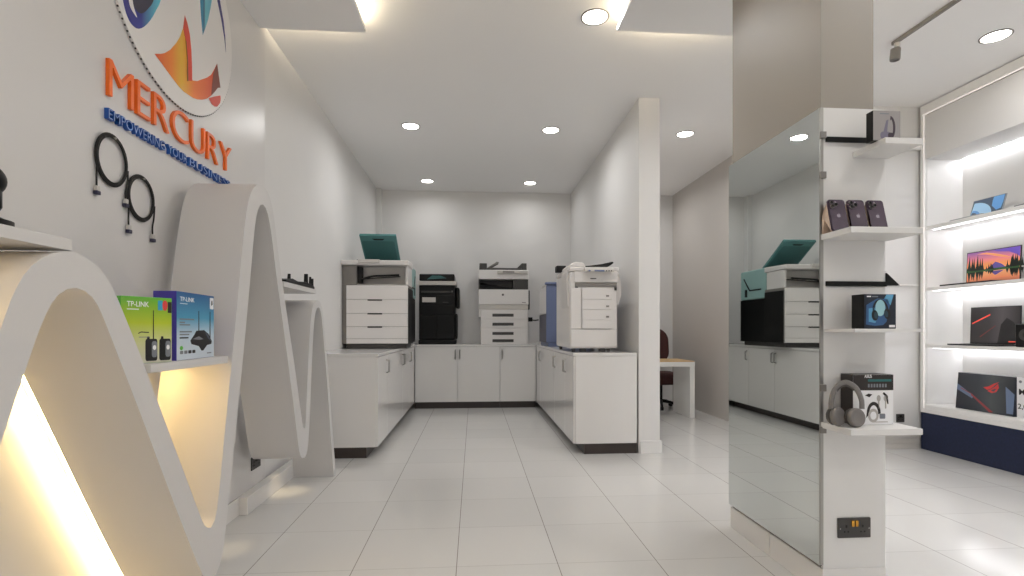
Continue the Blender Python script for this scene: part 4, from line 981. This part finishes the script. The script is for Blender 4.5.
for z in (1.022, 1.592, 2.202):  # front strips added to brighten the back panel
    o = B('led_strip', LEDFILL, dc, (DX + 0.06, DX + 0.085, DY0 + 0.02, DY1 - 0.06, z - 0.006, z - 0.0006), bevel=0)
    o['label'] = 'added front fill strip'
ALU = mat('aluminium', (176, 178, 182), 0.3, metal=0.9); DALU = mat('dark_aluminium', (44, 45, 48), 0.35, metal=0.5)
def laptop(label, y0, y1, zs, hgt, xh, xf, mats, lean=0.10, body=DALU):
    """screen faces the room (-X); the keyboard half reaches from the hinge xh to the shelf edge xf"""
    t = thing('laptop', label, 'laptop', ((xh + xf) / 2, (y0 + y1) / 2, zs), 'open laptops on the lit shelves')
    b = B('keyboard_base', body, t, (xf, xh, y0, y1, zs + 0.001, zs + 0.015), bevel=0.003)
    mb_ = MB(); w_ = y1 - y0
    for r in range(5):
        for c in range(13):
            ya = y0 + w_ * .07 + c * w_ * .86 / 13; xa = xf + (xh - xf) * .38 + r * (xh - xf) * .105
            mb_.box(xa, xa + (xh - xf) * .085, ya, ya + w_ * .86 / 13 * .85, zs + .0151, zs + .0168)
    mb_.build('keys', BLACK, b)
    v_ = Vector((math.sin(lean), 0, math.cos(lean))); u_ = Vector((0, -1, 0))     # u: from the far end towards the camera
    o_ = Vector((xh - 0.004, y1, zs + 0.016)); n_ = Vector((-math.cos(lean), 0, math.sin(lean)))
    mb_ = MB(); mb_.prism([o_, o_ + u_ * w_, o_ + u_ * w_ + v_ * hgt, o_ + v_ * hgt], -n_ * .008); ld = mb_.build('lid', body, t, bevel=.002)
    q_ = o_ + n_ * .0004
    return t, q_, u_, v_, n_, w_
# 1: pale blue abstract wallpaper
PB1 = mat('sky_screen', (96, 150, 204), .3, emit=(96, 150, 204), strength=.3); PB2 = mat('light_sky_screen', (156, 194, 224), .3, emit=(156, 194, 224), strength=.3); PB3 = mat('grey_blue_screen', (70, 84, 104), .3, emit=(70, 84, 104), strength=.3)
t, q, u, v, nrm, w = laptop('silver laptop with a pale blue swirl wallpaper on the upper lit shelf', 4.305, 4.615, 2.235, 0.195, 4.745, 4.545, None, 0.28, ALU)
mb = MB(); Hs = .195
mb.plate(q, u, v, [(.006, .006), (w - .006, .006), (w - .006, Hs - .006), (.006, Hs - .006)], .0006, 2)
mb.plate(q + nrm * .0007, u, v, [(.006, .02)] + [(.02 + .19 * math.cos(a), .02 + .145 * math.sin(a)) for a in [PI / 2 - PI / 2 * i / 14 for i in range(15)]], .0005, 1)
mb.plate(q + nrm * .0013, u, v, [(.006, .02)] + [(.02 + .085 * math.cos(a), .02 + .07 * math.sin(a)) for a in [PI / 2 - PI / 2 * i / 14 for i in range(15)]], .0005, 0)
mb.plate(q + nrm * .0019, u, v, [(.006, .02)] + [(.02 + .06 * math.cos(a), .02 + .048 * math.sin(a)) for a in [PI / 2 - PI / 2 * i / 14 for i in range(15)]], .0005, 2)
mb.plate(q + nrm * .0007, u, v, [(.20, .10), (.25, .05), (w - .02, .06), (w - .012, .12), (w - .012, Hs - .008), (.20, Hs - .008), (.195, .15)], .0005, 0)
mb.build('screen', [PB1, PB2, PB3], t)
# 2: mountain lake at sunset
SUN = gradient_mat('sunset_screen', 'Z', 0.12, 0.34, [(0, (248, 170, 90)), (0.35, (244, 150, 96)), (0.6, (206, 120, 140)), (1, (104, 82, 160))], .3, .38)
LAKE = gradient_mat('lake_screen', 'Z', 0.0, 0.14, [(0, (150, 70, 70)), (0.5, (226, 140, 96)), (1, (232, 170, 118))], .3, .38)
FOR = mat('forest_screen', (24, 30, 26), .3, emit=(24, 30, 26), strength=.35); GRS = mat('bank_screen', (46, 84, 44), .3, emit=(46, 84, 44), strength=.35); MTN = mat('mountain_screen', (92, 76, 150), .3, emit=(92, 76, 150), strength=.35); CLD = mat('cloud_screen', (240, 160, 100), .3, emit=(240, 160, 100), strength=.35); VLT = mat('violet_sky_screen', (104, 80, 180), .3, emit=(104, 80, 180), strength=.35)
y0, y1 = 4.20, 4.705
t, q, u, v, nrm, w = laptop('large laptop with a sunset mountain lake wallpaper on the second lit shelf', y0, y1, 1.625, 0.312, 4.81, 4.53, None, 0.04)
Hs = .312; hz = .12
mb = MB()
mb.plate(q, u, v, [(.008, hz), (w - .008, hz), (w - .008, Hs - .008), (.008, Hs - .008)], .0006, 0)
mb.plate(q, u, v, [(.008, .008), (w - .008, .008), (w - .008, hz), (.008, hz)], .0006, 1)
k = lambda z_: q + nrm * z_
mb.plate(k(.0007), u, v, [(.25, Hs - .01), (w - .01, Hs - .01), (w - .01, .21), (.47, .235), (.40, .27), (.30, .285)], .0003, 6)
mb.plate(k(.0011), u, v, [(.10, .285), (.20, .27), (.32, .235), (.42, .215), (.38, .235), (.30, .262), (.20, .288)], .0003, 5)
mb.plate(k(.0011), u, v, [(.20, hz + .01), (.255, .17), (.28, .192), (.30, .185), (.34, .165), (.38, hz + .01)], .0003, 4)
mb.plate(k(.0011), u, v, [(.24, hz - .012), (.28, .07), (.30, .075), (.36, hz - .012)], .0003, 4)
mb.plate(k(.0015), u, v, [(.008, hz - .004), (w - .008, hz - .004), (w - .008, hz + .06), (.45, hz + .035), (.36, hz + .015), (.20, hz + .012), (.10, hz + .02), (.008, hz + .035)], .0003, 3)
rnd = random.Random(3)
trees = [(.03 + rnd.uniform(0, .13), rnd.uniform(.07, .16)) for _ in range(9)] + [(.17 + rnd.uniform(0, .10), rnd.uniform(.03, .06)) for _ in range(7)] + [(.37 + rnd.uniform(0, .155), rnd.uniform(.05, .12)) for _ in range(11)]
for x, hh in trees:
    hw = .012 + hh * .06
    mb.plate(k(.0019), u, v, [(x - hw, hz + .008), (x + hw, hz + .008), (x + hw * .45, hz + hh * .5), (x, hz + .012 + hh), (x - hw * .45, hz + hh * .5)], .0003, 2)
    mb.plate(k(.0019), u, v, [(x - hw * .8, hz - .006), (x, hz - hh * .72), (x + hw * .8, hz - .006)], .0003, 2)
mb.plate(k(.0022), u, v, [(.008, hz - .008), (w - .008, hz - .006), (w - .008, hz + .012), (.45, hz + .008), (.20, hz + .004), (.008, hz + .012)], .0003, 3)
mb.build('screen', [SUN, LAKE, FOR, GRS, MTN, CLD, VLT], t)
# 3: dark wallpaper with a red streak (kept abstract)
DKS = gradient_mat('charcoal_screen', 'Y', -0.24, 0.24, [(0, (26, 22, 24)), (0.35, (70, 66, 68)), (0.6, (46, 42, 44)), (1, (24, 20, 22))], .3, .5)
RDS = mat('red_screen', (214, 70, 56), .3, emit=(226, 70, 56), strength=.8); DRS = mat('dark_red_screen', (110, 40, 38), .3, emit=(110, 40, 38), strength=.3); SHS = mat('shadow_screen', (20, 17, 18), .3, emit=(16, 14, 15), strength=.5)
t, q, u, v, nrm, w = laptop('black laptop with a dark grey and red wallpaper on the third lit shelf', 4.165, 4.625, 1.055, 0.345, 4.77, 4.53, None, 0.03)
Hs = .345
mb = MB()
mb.plate(q, u, v, [(.007, .007), (w - .007, .007), (w - .007, Hs - .007), (.007, Hs - .007)], .0006, 0)
mb.plate(k(0), u, v, [(.007, .007)] * 0 + [(.26, .007), (w - .007, .007), (w - .007, .12), (.40, .20), (.34, .24), (.29, .18)], .0010, 3)
mb.plate(q + nrm * .0007, u, v, [(.02, .185), (.19, .265), (.19, .278), (.02, .195)], .0006, 1)
mb.plate(q + nrm * .0007, u, v, [(.10, .06), (.24, .165), (.24, .172), (.095, .068)], .0006, 2)
mb.plate(q + nrm * .0012, u, v, [(.36, .02), (.42, .02), (.42, .028), (.36, .028)], .0006, 1)
mb.build('screen', [DKS, RDS, DRS, SHS], t)
# boxed gaming laptop on the bottom shelf
t = thing('laptop_box', 'flat dark box with a red eye-shaped emblem on the bottom lit shelf', 'box', (4.64, 4.34, 0.455))
bx0, y0, y1, z0, z1 = 4.60, 4.075, 4.61, 0.4565, 0.795
CHB = gradient_mat('slate_box_print', 'Y', -0.27, 0.27, [(0, (30, 33, 42)), (0.38, (70, 78, 82)), (0.62, (48, 54, 62)), (1, (28, 30, 42))], .35)
mb = MB(); mb.prism([(bx0 + .001, y0, z0), (bx0 + .001, y1, z0), (bx0 + .031, y1, z1), (bx0 + .031, y0, z1)], (.10, 0, 0)); mb.build('carton', NBOX, t, bevel=.002)
u = Vector((0, -1, 0)); v = Vector((.03, 0, z1 - z0)).normalized(); q = Vector((bx0, y1, z0)); nrm = Vector((-1, 0, .09)).normalized(); w, Hs = y1 - y0, .338
mb = MB(); mb.plate(q, u, v, [(.004, .004), (w - .004, .004), (w - .004, Hs - .004), (.004, Hs - .004)], .0009, 0)
q2 = q + nrm * .0012
mb.plate(q2, u, v, [(.004, .235), (.17, .135), (.16, .11), (.004, .18)], .0004, 1)
mb.plate(q2, u, v, [(w - .085, .25), (w - .005, .19), (w - .005, .02), (w - .06, .02)], .0004, 1)
mb.plate(q2 + nrm * .0005, u, v, [(.15, .155), (.36, .012), (.33, .006), (.145, .14)], .0004, 3)
mb.plate(q2 + nrm * .0005, u, v, [(.04, .20), (.16, .15), (.16, .145), (.04, .192)], .0004, 3)
eye = [[(.255, .225), (.30, .235), (.345, .265), (.395, .285), (.36, .255), (.32, .215), (.29, .205)],
       [(.295, .195), (.335, .18), (.375, .195), (.395, .235), (.385, .268), (.36, .24), (.33, .215)],
       [(.325, .20), (.355, .195), (.375, .222), (.35, .218)]]
for i, e in enumerate(eye): mb.plate(q2 + nrm * (.0005 + .0005 * i), u, v, e, .0004, 2 if i < 2 else 0)
mb.build('box_graphics', [CHB, mat('pale_steel_print', (104, 122, 152), .4), mat('scarlet_print', (206, 60, 58), .4), mat('dull_red_print', (150, 58, 62), .4)], t)
# price card
t = thing('price_card', 'white printed card beside the dark box on the bottom lit shelf', 'card', (4.62, 3.97, 0.455))
B('card', WPR, t, (4.62, 4.628, 3.86, 4.066, 0.4565, 0.80), bevel=.001)
mb = MB(); o = Vector((4.6195, 4.066, 0.4565)); u = Vector((0, -1, 0)); v = Vector((0, 0, 1))
mb.text('M', o + u * .018 + v * .195, u, v, .048, .05, .0006, 0, .02)
mb.text('2,0', o + u * .008 + v * .075, u, v, .042, .075, .0006, 0, .01)
mb.plate(o, u, v, oval(.03, .305, .012, .012, 16), .0006, 1)
mb.build('printing', [BPR, GPR], t)
# things cut by the right edge of the frame
t, q, u, v, nrm, w = laptop('black laptop cut by the right edge of the photo, upper lit shelf', 3.70, 4.03, 2.235, 0.24, 4.70, 4.55, None, 0.12)
mb = MB(); mb.plate(q, u, v, [(.006, .006), (w - .006, .006), (w - .006, .234), (.006, .234)], .0006, 0); mb.build('screen', [SHS], t)
t = thing('speaker', 'black speaker cut by the right edge of the photo, beside the dark laptop', 'speaker', (4.62, 3.97, 1.055))
B('body', BLACK, t, (4.56, 4.68, 3.86, 4.03, 1.0565, 1.25), bevel=.01, seg=3)
mb = MB(); mb.lathe([(.05, 0), (.05, .004), (.042, .003), (.02, -.001), (.001, .001)], (4.56, 3.945, 1.16), (-1, 0, 0)); mb.build('driver', DGREY, t)

# ================================================================== WORLD, CAMERA, COLOUR
w_ = D.worlds.new('front_fill'); w_.use_nodes = True; scn.world = w_  # soft fill entering through the added front opening
bg = w_.node_tree.nodes['Background']; bg.inputs[0].default_value = (0.97, 0.98, 1.0, 1); bg.inputs[1].default_value = 0.7

cam = D.cameras.new('camera'); co = D.objects.new('camera', cam); COL.objects.link(co)
cam.sensor_width = 36; cam.lens = 36 * 515 / 1024
cam.shift_y = 42 / 1024
co.location = (0, 0, 1.2); co.rotation_euler = (PI / 2, 0, -math.atan(38 / 515))
cam.clip_start = 0.02
scn.camera = co
vs_ = scn.view_settings
vs_.view_transform = 'Standard'; vs_.look = 'None'; vs_.exposure = 0.08; vs_.gamma = 1.0; vs_.use_curve_mapping = False
scn.cycles.use_denoising = True
scn.cycles.max_bounces = 10; scn.cycles.diffuse_bounces = 6; scn.cycles.glossy_bounces = 5
scn.cycles.sample_clamp_indirect = 6.0
scn.cycles.caustics_reflective = False; scn.cycles.caustics_refractive = False
